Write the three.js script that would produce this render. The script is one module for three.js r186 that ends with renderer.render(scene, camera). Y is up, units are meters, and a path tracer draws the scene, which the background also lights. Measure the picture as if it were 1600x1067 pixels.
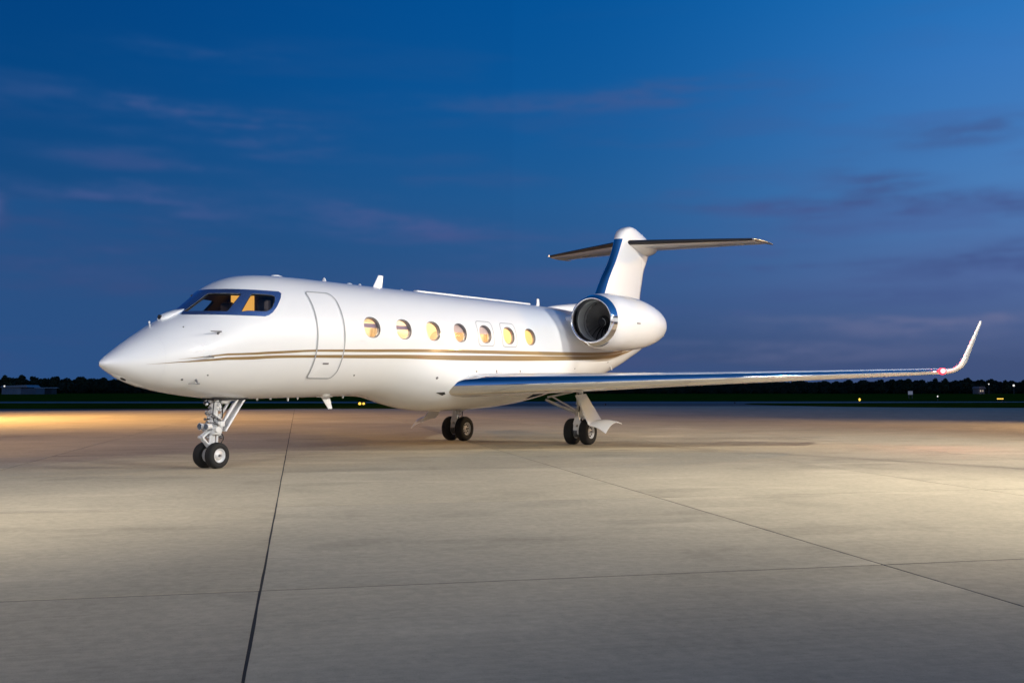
import * as THREE from 'three';
import { mergeGeometries, mergeVertices, toCreasedNormals } from 'three/addons/utils/BufferGeometryUtils.js';
import { RoundedBoxGeometry } from 'three/addons/geometries/RoundedBoxGeometry.js';
import { Brush, Evaluator, SUBTRACTION } from 'three-bvh-csg';

/* ------------------------------------------------------------------ camera, sky, light, exposure */
// world: +X runs from the nose to the tail of the aircraft, +Z towards its left wing, nose wheels at the origin
const scene = new THREE.Scene();
const CAM = new THREE.Vector3(-10.961, 1.257, 12.691), YAW = 1.0083, PITCH = 0.0498;
const FWD = new THREE.Vector3(Math.sin(YAW), 0, -Math.cos(YAW)), RIGHT = new THREE.Vector3(Math.cos(YAW), 0, Math.sin(YAW));
const camera = new THREE.PerspectiveCamera(38.29, 1600 / 1067, 0.1, 6000);
camera.position.copy(CAM);
camera.lookAt(CAM.clone().addScaledVector(FWD, Math.cos(PITCH)).add(new THREE.Vector3(0, Math.sin(PITCH), 0)));
scene.add(camera);

const renderer = new THREE.WebGLRenderer({ antialias: true });
renderer.toneMapping = THREE.LinearToneMapping;
renderer.toneMappingExposure = 1;
renderer.shadowMap.enabled = true;

let seed = 7;
const rnd = () => { seed = (seed * 1664525 + 1013904223) >>> 0; return seed / 4294967296; };
const lerp = (a, b, t) => a + (b - a) * t, clamp = (x, a, b) => Math.min(b, Math.max(a, x));
const sm = (a, b, x) => { const t = clamp((x - a) / (b - a), 0, 1); return t * t * (3 - 2 * t); };
const s2l = (c) => c.map((v) => { v /= 255; return v <= 0.04045 ? v / 12.92 : ((v + 0.055) / 1.055) ** 2.4; });
// periodic value noise
const LAT = new Float32Array(65536); for (let i = 0; i < 65536; i++) LAT[i] = rnd();
function vnoise(x, y, px, py) {
  const xi = Math.floor(x), yi = Math.floor(y), fx = x - xi, fy = y - yi, u = fx * fx * (3 - 2 * fx), v = fy * fy * (3 - 2 * fy);
  const m = (a, p) => ((a % p) + p) % p, X0 = m(xi, px), X1 = m(xi + 1, px), Y0 = m(yi, py), Y1 = m(yi + 1, py);
  const L = (a, b) => LAT[(a * 157 + b * 7919 + a * b * 13) & 65535];
  return lerp(lerp(L(X0, Y0), L(X1, Y0), u), lerp(L(X0, Y1), L(X1, Y1), u), v);
}
function fbm(x, y, px, py, oct) { let s = 0, a = 0.5, t = 0; for (let i = 0; i < oct; i++) { s += a * vnoise(x + i * 11.3 * 0, y, px, py); t += a; a *= 0.5; x *= 2; y *= 2; px *= 2; py *= 2; } return s / t; }

{ // dusk sky after sunset, with thin mauve streaks; colours by azimuth from the view axis and by height
  const W = 2048, H = 1024, data = new Float32Array(W * H * 4);
  const els = [-2, 1.5, 6, 11, 17, 24, 40, 90];
  const tab = { // sRGB at azimuth -28, 0, +28 degrees, and behind: out of view, brighter, to reflect in the chrome
    L: [[24, 50, 90], [28, 58, 102], [36, 74, 123], [20, 73, 127], [4, 68, 128], [0, 62, 126], [2, 46, 94], [3, 32, 68]],
    C: [[44, 66, 104], [52, 74, 116], [50, 86, 136], [34, 90, 147], [12, 86, 152], [0, 80, 150], [4, 56, 112], [4, 38, 78]],
    R: [[60, 76, 112], [66, 83, 124], [84, 110, 162], [76, 126, 186], [58, 121, 191], [24, 110, 185], [30, 86, 148], [8, 44, 86]],
    B: [[150, 134, 128], [178, 156, 146], [116, 126, 156], [86, 116, 164], [66, 108, 166], [54, 102, 166], [42, 88, 150], [10, 46, 88]],
  };
  const mauve = [72, 90, 144], pink = [110, 102, 156], slate = [66, 86, 138], pale = [112, 114, 150];
  const CLOUDS = [[-19, 14.9, 6.5, 1.3, -0.10, 0.75, mauve], [-21.5, 10.6, 5, 0.8, -0.06, 0.75, mauve], [-6, 10.1, 5, 0.95, -0.12, 0.8, mauve], [-18, 18.4, 3.5, 0.7, 0.06, 0.4, mauve], [3, 16.7, 8, 0.55, 0.03, 0.5, mauve], [9, 16.9, 6, 0.5, 0, 0.3, mauve], [-28.4, 9.7, 0.6, 0.9, 0, 0.75, pink], [-19, 12.3, 3, 0.35, -0.06, 0.4, mauve], [-26, 7, 9, 1.1, 0, 0.35, mauve],
    [22.5, 10.1, 6, 0.65, -0.05, 1.0, slate], [14, 10.4, 5, 0.35, -0.02, 0.6, slate], [20.6, 12.2, 1.9, 1.4, -0.2, 0.7, slate], [25.4, 14, 3, 0.55, 0, 0.6, slate], [27, 7.3, 4.5, 0.6, 0.06, 0.8, slate], [13, 6.7, 7, 0.5, 0.03, 0.55, slate], [22, 5.6, 7, 0.4, 0.02, 0.5, slate], [24, 3.9, 7, 0.5, -0.02, 0.65, pale], [16, 2.6, 7, 0.6, 0, 0.4, pale], [13, 8, 4, 0.3, 0, 0.3, slate],
    [60, 9, 16, 1.4, 0.02, 0.6, slate], [100, 12, 22, 1.6, -0.02, 0.5, mauve], [150, 10, 20, 1.5, 0.02, 0.5, mauve], [-70, 11, 18, 1.4, 0.02, 0.5, mauve], [-120, 13, 20, 1.5, 0, 0.5, mauve]];
  const at = (T, e) => { let i = 0; while (i < els.length - 2 && e > els[i + 1]) i++; const t = clamp((e - els[i]) / (els[i + 1] - els[i]), 0, 1); return [0, 1, 2].map((k) => lerp(T[i][k], T[i + 1][k], t)); };
  const mix = (a, b, t) => [0, 1, 2].map((k) => lerp(a[k], b[k], t));
  for (let j = 0; j < H; j++) for (let i = 0; i < W; i++) {
    const el = ((j + 0.5) / H - 0.5) * 180, ph = ((i + 0.5) / W - 0.5) * 2 * Math.PI;   // direction = (cos ph, ., sin ph)
    let az = (ph - Math.atan2(FWD.z, FWD.x)) * 180 / Math.PI; az = ((az + 540) % 360) - 180;
    const e = Math.max(el, -2), L = at(tab.L, e), C = at(tab.C, e), R = at(tab.R, e), B = at(tab.B, e);
    let c;
    if (az < -28) c = mix(L, B, sm(-28, -150, az) * 0 + sm(28, 170, -az)); else if (az < 0) c = mix(L, C, sm(-34, 6, az)); else if (az < 28) c = mix(C, R, sm(-2, 32, az)); else c = mix(R, B, sm(30, 170, az));
    // thin streaks of cloud, mauve towards the left, darker than the sky towards the right
    const xx = i / W, w1 = fbm(xx * 44, el * 0.8 + 9, 44, 4096, 6), w2 = fbm(xx * 110, el * 3.0 + 40, 110, 4096, 6);
    const w3 = fbm(xx * 260 + el * 0.6, el * 5.2 + 11, 260, 4096, 5);
    for (const [ca, ce, la, le, slope, k, col] of CLOUDS) {
      const da = az - ca; if (Math.abs(da) > la * 3.2) continue; const de = el - ce - slope * da + (w1 - 0.5) * le * 3.4 + (w2 - 0.5) * le * 1.2;
      const t = Math.exp(-((da / (la * 1.35)) ** 2) - (de / (de > 0 ? le * 0.6 : le * 1.3)) ** 2) * (0.25 + 0.9 * sm(0.36, 0.62, w1 * 0.3 + w2 * 0.35 + w3 * 0.35));
      c = mix(c, col, Math.min(0.85, k * 0.95 * t));
    }
    const veil = sm(0.5, 0.8, fbm(xx * 40, el * 0.9 + 70, 40, 4096, 6)) * sm(26, 8, el) * sm(-1, 3, el) * 0.3;
    c = mix(c, mix([84, 86, 138], [74, 90, 146], sm(0, 22, az)), veil);
    if (el < -1) { const g = [20, 26, 40]; c = mix(c, g, sm(-1, -4, el)); }
    const l = s2l(c), o = (j * W + i) * 4;
    data[o] = l[0]; data[o + 1] = l[1]; data[o + 2] = l[2]; data[o + 3] = 1;
  }
  const sky = new THREE.DataTexture(data, W, H, THREE.RGBAFormat, THREE.FloatType);
  sky.mapping = THREE.EquirectangularReflectionMapping; sky.magFilter = THREE.LinearFilter; sky.minFilter = THREE.LinearFilter; sky.wrapS = THREE.RepeatWrapping; sky.needsUpdate = true;
  scene.background = sky; scene.environment = sky;
}
// the sun is down: only a trace of warm light from the west is left
const sun = new THREE.DirectionalLight(0xffd0b0, 0.02);
sun.position.set(40, 14, 80); sun.castShadow = true; sun.shadow.radius = 20;
Object.assign(sun.shadow.camera, { left: -40, right: 40, top: 40, bottom: -40, far: 250 });
scene.add(sun, sun.target);

/* ------------------------------------------------------------------ helpers */
const used = {};
const numbered = (n) => { const k = used[n] = (used[n] ?? -1) + 1; return k ? n + '_' + String(k).padStart(3, '0') : n; };
const shadows = (m) => { m.castShadow = true; m.receiveShadow = true; return m; };
function part(name, geo, mat, parent) { const m = shadows(new THREE.Mesh(geo, mat)); m.name = name; parent.add(m); return m; }
function top(name, label, category, pos = [0, 0, 0], turn = 0, group) {
  const g = new THREE.Group(); g.name = numbered(name); g.position.set(...pos); g.rotation.y = turn;
  g.userData = { label, category }; if (group) g.userData.group = group; scene.add(g); return g;
}
function struct(name, geo, mat, label) { const m = shadows(new THREE.Mesh(geo, mat)); m.name = numbered(name); m.userData = { kind: 'structure', label }; scene.add(m); return m; }
const V = (x, y, z) => new THREE.Vector3(x, y, z);
function gridGeo(rows, closeU = false) { // rows: array of arrays of Vector3 -> smooth indexed surface
  const n = rows.length, m = rows[0].length, p = [], uv = [], idx = [];
  rows.forEach((r, i) => r.forEach((v, j) => { p.push(v.x, v.y, v.z); uv.push(j / (m - 1), i / (n - 1)); }));
  for (let i = 0; i < n - 1; i++) for (let j = 0; j < m - (closeU ? 0 : 1); j++) {
    const a = i * m + j, b = i * m + (j + 1) % m, c = a + m, d = b + (closeU ? m : m); idx.push(a, c, b, b, c, d);
  }
  const g = new THREE.BufferGeometry();
  g.setAttribute('position', new THREE.Float32BufferAttribute(p, 3)); g.setAttribute('uv', new THREE.Float32BufferAttribute(uv, 2)); g.setIndex(idx); g.computeVertexNormals(); return g;
}
function capped(rows) { // closed loops lofted and closed at both ends with fans
  const g0 = gridGeo(rows, true), geos = [g0];
  for (const [r, flip] of [[rows[0], true], [rows[rows.length - 1], false]]) {
    const c = r.reduce((s, v) => s.add(v), V(0, 0, 0)).multiplyScalar(1 / r.length), p = [c.x, c.y, c.z], idx = [], uv = [0, 0];
    r.forEach((v, i) => { p.push(v.x, v.y, v.z); uv.push(0, 0); const j = (i + 1) % r.length; if (flip) idx.push(0, i + 1, j + 1); else idx.push(0, j + 1, i + 1); });
    const g = new THREE.BufferGeometry(); g.setAttribute('position', new THREE.Float32BufferAttribute(p, 3)); g.setAttribute('uv', new THREE.Float32BufferAttribute(uv, 2)); g.setIndex(idx); g.computeVertexNormals(); geos.push(g);
  }
  return mergeGeometries(geos);
}
const UPY = V(0, 1, 0);
function rod(a, b, r0, r1 = r0, seg = 14) { // round bar from a to b
  const A = V(...a), B = V(...b), d = B.clone().sub(A), g = new THREE.CylinderGeometry(r1, r0, d.length(), seg);
  g.applyQuaternion(new THREE.Quaternion().setFromUnitVectors(UPY, d.clone().normalize())); g.translate(...A.add(B).multiplyScalar(0.5).toArray()); return g;
}
function box(w, h, d, x, y, z, r = 0.01, ry = 0, rz = 0, rx = 0) { const g = new RoundedBoxGeometry(w, h, d, 2, Math.min(r, w / 2.1, h / 2.1, d / 2.1)); if (rz) g.rotateZ(rz); if (rx) g.rotateX(rx); if (ry) g.rotateY(ry); g.translate(x, y, z); return g; }
function tube(pts, r, seg = 24, rs = 8) { return new THREE.TubeGeometry(new THREE.CatmullRomCurve3(pts.map((p) => V(...p))), seg, r, rs); }
const merge = (a) => mergeGeometries(a.map((g) => { const h = g.index ? g.toNonIndexed() : g; for (const k of Object.keys(h.attributes)) if (!['position', 'normal', 'uv'].includes(k)) h.deleteAttribute(k); return h; }));
const mirrorZ = (g) => { const h = g.clone().scale(1, 1, -1), ix = h.index; if (ix) { for (let i = 0; i < ix.count; i += 3) { const t = ix.getX(i); ix.setX(i, ix.getX(i + 1)); ix.setX(i + 1, t); } } else { for (const at of Object.values(h.attributes)) { const n = at.itemSize, A = at.array; for (let i = 0; i < at.count; i += 3) for (let k = 0; k < n; k++) { const t = A[i * n + k]; A[i * n + k] = A[(i + 1) * n + k]; A[(i + 1) * n + k] = t; } } } return h; };

const phys = (o) => new THREE.MeshPhysicalMaterial(o), std = (o) => new THREE.MeshStandardMaterial(o);
const lin = (r, g, b) => new THREE.Color().setRGB(r, g, b);
function noiseTex(w, h, fn, srgb) {
  const d = new Uint8Array(w * h * 4);
  for (let j = 0; j < h; j++) for (let i = 0; i < w; i++) { const c = fn(i / w, j / h, i, j), o = (j * w + i) * 4; d[o] = clamp(c[0], 0, 255); d[o + 1] = clamp(c[1], 0, 255); d[o + 2] = clamp(c[2], 0, 255); d[o + 3] = 255; }
  const t = new THREE.DataTexture(d, w, h); t.wrapS = t.wrapT = THREE.RepeatWrapping; t.magFilter = THREE.LinearFilter; t.minFilter = THREE.LinearMipmapLinearFilter; t.generateMipmaps = true; if (srgb) t.colorSpace = THREE.SRGBColorSpace; t.needsUpdate = true; return t;
}
const paintRough = noiseTex(256, 256, (u, v) => { const n = fbm(u * 8, v * 8, 8, 8, 5); return [0, 78 + n * 50, 0]; });
const M = {
  white: phys({ color: lin(0.79, 0.79, 0.785), roughness: 1, roughnessMap: paintRough, clearcoat: 1, clearcoatRoughness: 0.06 }),
  chrome: phys({ color: lin(0.86, 0.87, 0.89), metalness: 1, roughness: 0.07 }),
  alu: std({ color: lin(0.6, 0.6, 0.6), metalness: 1, roughness: 0.3 }),
  gold: phys({ color: lin(0.26, 0.165, 0.062), metalness: 0, roughness: 0.5, clearcoat: 0.5, clearcoatRoughness: 0.15 }),
  seam: std({ color: lin(0.36, 0.37, 0.38), roughness: 0.55 }),
  lining: std({ color: lin(0.82, 0.76, 0.64), roughness: 0.8 }),
  frame: phys({ color: lin(0.42, 0.55, 0.78), metalness: 0.95, roughness: 0.2 }),
  cockpitLining: std({ color: lin(0.045, 0.04, 0.036), roughness: 0.8 }),
  rim: std({ color: lin(0.2, 0.185, 0.19), roughness: 0.45, metalness: 0.3 }),
  glass: phys({ color: 0xffffff, transmission: 1, roughness: 0, thickness: 0, ior: 1.5 }),
  dark: std({ color: lin(0.012, 0.012, 0.013), roughness: 0.6 }),
  blade: std({ color: lin(0.2, 0.2, 0.2), metalness: 0.6, roughness: 0.5 }),
  duct: std({ color: lin(0.46, 0.47, 0.45), metalness: 0, roughness: 0.55 }),
  gear: phys({ color: lin(0.68, 0.68, 0.67), roughness: 0.38, clearcoat: 0.6, clearcoatRoughness: 0.2 }),
  gearGrey: std({ color: lin(0.2, 0.2, 0.2), metalness: 0.5, roughness: 0.45 }),
  rubber: std({ color: lin(0.0075, 0.0072, 0.007), roughness: 0.8 }),
  seat: std({ color: lin(0.16, 0.13, 0.12), roughness: 0.8 }),
  cream: std({ color: lin(0.62, 0.52, 0.38), roughness: 0.7 }),
  wood: std({ color: lin(0.3, 0.16, 0.07), roughness: 0.4 }),
  amber: std({ color: lin(0.2, 0.1, 0.03), emissive: lin(1, 0.5, 0.1), emissiveIntensity: 0.8, roughness: 0.7 }),
  cabinGlow: std({ color: lin(0.7, 0.6, 0.4), emissive: lin(1, 0.8, 0.5), emissiveIntensity: 1.6 }),
  redLamp: std({ color: lin(0.6, 0.05, 0.04), emissive: lin(1, 0.015, 0.025), emissiveIntensity: 6 }),
  whiteLamp: std({ color: lin(0.8, 0.8, 0.8), emissive: lin(1, 0.96, 0.88), emissiveIntensity: 1.1 }),
  yellowLamp: std({ color: lin(0.7, 0.5, 0.05), emissive: lin(1, 0.62, 0.08), emissiveIntensity: 1.5 }),
  floodLens: std({ color: lin(0.8, 0.8, 0.8), emissive: lin(1, 0.9, 0.75), emissiveIntensity: 12 }),
  sodiumLens: std({ color: lin(0.8, 0.6, 0.4), emissive: lin(1, 0.6, 0.22), emissiveIntensity: 12 }),
  boot: std({ color: lin(0.03, 0.03, 0.035), roughness: 0.35, metalness: 0.5 }),
  post: std({ color: lin(0.12, 0.12, 0.125), metalness: 0.6, roughness: 0.5 }),
};

/* ------------------------------------------------------------------ ground */
const AZ = -44.5 * Math.PI / 180, EM = V(Math.cos(AZ), 0, Math.sin(AZ)), EN = V(-Math.sin(AZ), 0, Math.cos(AZ));  // joint directions
const onGround = (m, n, y = 0) => V(EM.x * m + EN.x * n, y, EM.z * m + EN.z * n);
const view = (d, r, y = 0) => V(CAM.x + FWD.x * d + RIGHT.x * r, y, CAM.z + FWD.z * d + RIGHT.z * r);
const at = (u, v, d, y) => view(d, (u - 800) / 1537 * d, y ?? CAM.y + (610.1 - v) / 1537 * d);   // a pixel of the photograph at distance d

const concMap = noiseTex(2048, 2048, (u, v) => {
  const big = fbm(u * 3, v * 3, 3, 3, 4), mid = fbm(u * 14, v * 14, 14, 14, 4), fine = fbm(u * 180, v * 180, 180, 180, 3), broom = vnoise(u * 12, v * 700, 12, 700);
  const stain = sm(0.6, 0.78, fbm(u * 7 + 3, v * 9, 7, 9, 5)), pale = sm(0.58, 0.75, fbm(u * 5, v * 16 + 9, 5, 16, 5));
  const grain = rnd(), pit = grain > 0.9965 ? -38 : 0;
  const s = 170 + (big - 0.5) * 14 + (mid - 0.5) * 12 + (fine - 0.5) * 20 + (broom - 0.5) * 8 + (grain - 0.5) * 11 - stain * 10 + pale * 9 + pit;
  return [s * 1.05, s * 0.98, s * 0.835];
}, true);
const concBump = noiseTex(1024, 1024, (u, v) => { const s = 128 + (vnoise(u * 10, v * 420, 10, 420) - 0.5) * 90 + (fbm(u * 200, v * 200, 200, 200, 2) - 0.5) * 90; return [s, s, s]; });
concMap.anisotropy = concBump.anisotropy = 16;
const tones = [[1, 1, 1], [0.94, 0.935, 0.93], [1.05, 1.04, 1.02], [0.98, 0.965, 0.95], [1.02, 1.0, 0.97]];
const concrete = tones.map((t) => phys({ color: lin(...t.map((x) => x * 1.0)), map: concMap, bumpMap: concBump, bumpScale: 0.0008, roughness: 0.85, specularIntensity: 0.35 }));
const farConcrete = phys({ color: lin(1, 1, 1), map: concMap, roughness: 0.85, specularIntensity: 0.35 });
const sealant = std({ color: lin(0.018, 0.016, 0.015), roughness: 0.9 });
const asphalt = std({ color: lin(0.125, 0.09, 0.068), roughness: 0.9 });
const taxiMat = std({ color: lin(0.16, 0.155, 0.155), roughness: 0.9 });
const grassMap = noiseTex(512, 512, (u, v) => { const n = fbm(u * 30, v * 30, 30, 30, 4), k = fbm(u * 5, v * 5, 5, 5, 3); const s = 0.55 + n * 0.5 + k * 0.4; return [64 * s, 74 * s, 18 * s]; }, true);
const grassMat = phys({ map: grassMap, roughness: 1, specularIntensity: 0 });

function sheet(pts, y, tile = 8.7) { // flat polygon on the ground, uv in metres
  const s = new THREE.Shape(pts.map((p) => new THREE.Vector2(p.x, -p.z))), g = new THREE.ShapeGeometry(s); g.rotateX(-Math.PI / 2); g.translate(0, y, 0);
  const p = g.attributes.position, uv = g.attributes.uv; for (let i = 0; i < p.count; i++) uv.setXY(i, p.getX(i) / tile, p.getZ(i) / tile); return g;
}
struct('ground', sheet([view(-900, -2500), view(-900, 2500), view(3200, 2500), view(3200, -2500)], -0.06, 40), grassMat, 'flat dark airfield land reaching the horizon');
const nL = []; for (let k = -6; k <= 5; k++) nL.push(1.15 + 4.37 * k);
const mL = []; for (let k = -3; k <= 13; k++) mL.push(-10.27 + 4.57 * k);
const m0 = mL[0], m1 = mL[mL.length - 1], n0 = nL[0], n1 = nL[nL.length - 1];
// asphalt field between the concrete and the grass, then the concrete apron on it
struct('asphalt_apron', sheet([view(-120, -260), view(-120, 300), view(101, 300), view(118, 90), view(101, -260)], -0.05, 30), asphalt, 'dark unlit asphalt beyond the lit concrete apron');
const apronEdge = -38;
struct('concrete_apron', sheet([V(-90, 0, apronEdge), V(-90, 0, 90), V(75, 0, 90), V(75, 0, -6), V(52, 0, apronEdge)], -0.04), farConcrete, 'pale concrete apron around the parked jet');
struct('joint_sealant', sheet([onGround(m0, n0), onGround(m0, n1), onGround(m1, n1), onGround(m1, n0)].reverse(), -0.0022), sealant, 'dark sealant in the joints of the concrete slabs');
const paving = new THREE.Group(); paving.name = 'paving'; paving.userData = { kind: 'structure', label: 'square concrete slabs of the apron under the jet' }; scene.add(paving);
for (let i = 0; i < mL.length - 1; i++) for (let j = 0; j < nL.length - 1; j++) {
  const gm = 0.011, gn = 0.0076, ch = 0.0012, a = mL[i] + gm, b = mL[i + 1] - gm, c = nL[j] + gn, d = nL[j + 1] - gn;
  // top, chamfer and sides; the edges wander a little, as sawn and worn edges do
  const N = 10, loop = (e, y) => { const L = [];
    const w = (s, k) => (e ? 0 : 0) + (vnoise(s * 3.1 + k * 17, k * 5.3 + i * 3 + j * 7, 9999, 9999) - 0.5) * 0.006;
    for (let t = 0; t < N; t++) L.push(onGround(lerp(a, b, t / N) , c + e + w(t, 1), y)); for (let t = 0; t < N; t++) L.push(onGround(b - e - w(t, 2) * 0.4, lerp(c, d, t / N), y));
    for (let t = 0; t < N; t++) L.push(onGround(lerp(b, a, t / N), d - e + w(t, 3), y)); for (let t = 0; t < N; t++) L.push(onGround(a + e + w(t, 4) * 0.4, lerp(d, c, t / N), y)); return L; };
  const L0 = loop(0, -0.035), L1 = loop(0, -ch), L2 = loop(ch, 0), p = [], uv = [], idx = [], K = 4 * N, ou = rnd(), ov = rnd(), sw = rnd() < 0.5;
  const push = (q) => { p.push(q.x, q.y, q.z); const qm = q.x * EM.x + q.z * EM.z, qn = q.x * EN.x + q.z * EN.z; uv.push(qn / 8.7 + ou, qm / 8.7 + ov); };
  [L0, L1, L1, L2, L2].forEach((L) => L.forEach(push)); push(onGround((a + b) / 2, (c + d) / 2, 0));
  for (const s of [0, 2]) for (let t = 0; t < K; t++) { const A = s * K + t, B = s * K + (t + 1) % K; idx.push(A, A + K, B, B, A + K, B + K); }
  for (let t = 0; t < K; t++) idx.push(5 * K, 4 * K + (t + 1) % K, 4 * K + t);
  const g = new THREE.BufferGeometry(); g.setAttribute('position', new THREE.Float32BufferAttribute(p, 3)); g.setAttribute('uv', new THREE.Float32BufferAttribute(uv, 2)); g.setIndex(idx); g.computeVertexNormals();
  const nn = g.attributes.normal; if (nn.getY(5 * K) < 0) { const ix = g.index.array; for (let t = 0; t < ix.length; t += 3) { const q = ix[t]; ix[t] = ix[t + 1]; ix[t + 1] = q; } g.computeVertexNormals(); }
  const sl = part('slab', g, concrete[Math.floor(rnd() * concrete.length)], paving); sl.castShadow = false;
}
// grass strips and the taxiway
const grassG = (pts, y, label) => { const m = struct('grass', sheet(pts, y, 20), grassMat, label); return m; };
const curve = (pts) => new THREE.CatmullRomCurve3(pts).getPoints(40);
grassG([view(70, -300), ...curve([view(70, -8), view(71, -4.5), view(76, -2.5), view(90, -2), view(99, -5)]), view(99, -300)], -0.02, 'dark strip of grass at the far left edge of the apron');
grassG([...curve([view(98, 24), view(93, 22), view(88, 22.6), view(79, 26), view(74, 34), view(73.5, 50)]), view(73.5, 300), view(109, 300), view(107, 60)], -0.02, 'dark wedge of grass at the right of the apron');
struct('taxiway', sheet([view(101, -300), view(101, 300), view(118, 300), view(114, -300)], -0.045, 20), taxiMat, 'pale narrow taxiway strip between the grass');
grassG([view(114.5, -320), view(118.5, 320), view(420, 900), view(420, -900)], -0.03, 'dark field of grass between taxiway and wood');

/* ------------------------------------------------------------------ the jet */
// local frame: ground contact of the main wheels is its pivot; the aircraft stands 0.8 degrees nose down
const TILT = 0.01461, WB = 9.38;
const jet = top('business_jet', 'white twin-engine business jet with gold stripes parked on the concrete apron', 'airplane');
jet.rotation.z = TILT; jet.position.set(WB - WB * Math.cos(TILT), -WB * Math.sin(TILT), 0);
const groundY = (x) => -(x - WB) * Math.tan(TILT);                    // the ground seen from the tilted frame

function pchip(xk, yk) {
  const n = xk.length, h = [], dl = [], m = new Array(n).fill(0);
  for (let i = 0; i < n - 1; i++) { h.push(xk[i + 1] - xk[i]); dl.push((yk[i + 1] - yk[i]) / h[i]); }
  for (let i = 1; i < n - 1; i++) if (dl[i - 1] * dl[i] > 0) { const w1 = 2 * h[i] + h[i - 1], w2 = h[i] + 2 * h[i - 1]; m[i] = (w1 + w2) / (w1 / dl[i - 1] + w2 / dl[i]); }
  m[0] = dl[0]; m[n - 1] = dl[n - 2];
  return (x) => { let i = 0; while (i < n - 2 && x > xk[i + 1]) i++; const t = clamp((x - xk[i]) / h[i], 0, 1); return yk[i] * (1 + 2 * t) * (1 - t) ** 2 + h[i] * m[i] * t * (1 - t) ** 2 + yk[i + 1] * t * t * (3 - 2 * t) + h[i] * m[i + 1] * t * t * (t - 1); };
}
const R0 = 1.07, YC = 2.31, XT = -2.045;
const XK = [XT, -2.0, -1.85, -1.6, -1.3, -1.0, -0.7, -0.4, -0.1, 0.2, 0.5, 0.9, 1.4, 2.0, 3.0], SK = XK.map((x) => Math.sqrt(x - XT));
const fTop = pchip(SK, [1.815, 1.877, 1.981, 2.145, 2.325, 2.497, 2.631, 2.84, 3.053, 3.215, 3.301, 3.351, 3.375, 3.38, 3.38]);
const fBot = pchip(SK, [1.815, 1.76, 1.668, 1.549, 1.455, 1.386, 1.338, 1.298, 1.268, 1.252, 1.244, 1.241, 1.24, 1.24, 1.24]);
const XA = [3, 9, 11, 12.5, 14, 15.5, 16.6, 17.25], aTop = pchip(XA, [3.38, 3.38, 3.37, 3.32, 3.25, 3.14, 3.0, 2.88]), aBot = pchip(XA, [1.24, 1.24, 1.29, 1.44, 1.72, 2.12, 2.45, 2.64]), aWid = pchip(XA, [R0, R0, 1.045, 0.95, 0.76, 0.5, 0.27, 0.12]);
function sec(x) {
  if (x >= 3) return [aTop(x), aBot(x), aWid(x)];
  const s = Math.sqrt(Math.max(x - XT, 0)), t = clamp((x - XT) / 4.3, 0, 1); return [fTop(s), fBot(s), R0 * (1 - (1 - t) ** 1.9) ** 0.62];
}
const RAD = Math.PI / 180;
const keel = pchip([3.3, 3.6, 4.0, 4.5, 5.0, 5.5, 6.2, 7.2, 8.0, 8.8, 9.6, 10.4, 11.2, 12.2], [1.24, 1.225, 1.165, 1.045, 0.945, 0.885, 0.86, 0.862, 0.885, 0.935, 1.01, 1.1, 1.2, 1.24]);
const bulge = (x) => x < 3.3 || x > 12.2 ? 0 : (1.24 - keel(x)) / 0.92;  // belly fairing, faired smoothly into the tube
function fus(x, a, off = 0) { const [T, B, W] = sec(x), s = Math.sin(a), c = Math.cos(a), k = bulge(x) * sm(-0.08, -0.66, s) * (1 - 0.08 * sm(-0.75, -1, s)); return V(x, (T + B) / 2 + s * ((T - B) / 2 - off + k), (W - off + k) * c); }
function surf(x, deg, off = 0) { // point of the fuselage skin, port side at 0, crown at 90
  const a = deg * RAD, p = fus(x, a); if (!off) return p;
  const dx = fus(x + 0.004, a).sub(fus(Math.max(x - 0.004, XT + 0.0005), a)), da = fus(x, a + 0.004).sub(fus(x, a - 0.004));
  const n = da.cross(dx).normalize(); if (n.y * Math.sin(a) + n.z * Math.cos(a) < 0) n.negate(); return p.addScaledVector(n, off);
}
function shell(xs, off, nTh = 120) { return capped(xs.map((x) => { const r = []; for (let k = 0; k < nTh; k++) { const a = k / nTh * 2 * Math.PI; if (!off) r.push(fus(x, a)); else { const [T, B, W] = sec(x); r.push(V(x, (T + B) / 2 + Math.sin(a) * ((T - B) / 2 - off), (W - off) * Math.cos(a))); } } return r; })); }
const solid = (g) => { let h = g.clone(); const ok = (() => { let v = 0; const p = h.attributes.position, ix = h.index, A = V(), B = V(), C = V(); for (let i = 0; i < ix.count; i += 3) { A.fromBufferAttribute(p, ix.getX(i)); B.fromBufferAttribute(p, ix.getX(i + 1)); C.fromBufferAttribute(p, ix.getX(i + 2)); v += A.dot(B.cross(C)); } return v > 0; })(); if (!ok) { const a = h.index.array; for (let i = 0; i < a.length; i += 3) { const t = a[i]; a[i] = a[i + 1]; a[i + 1] = t; } const n = h.attributes.normal; h.computeVertexNormals(); } return h; };
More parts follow.
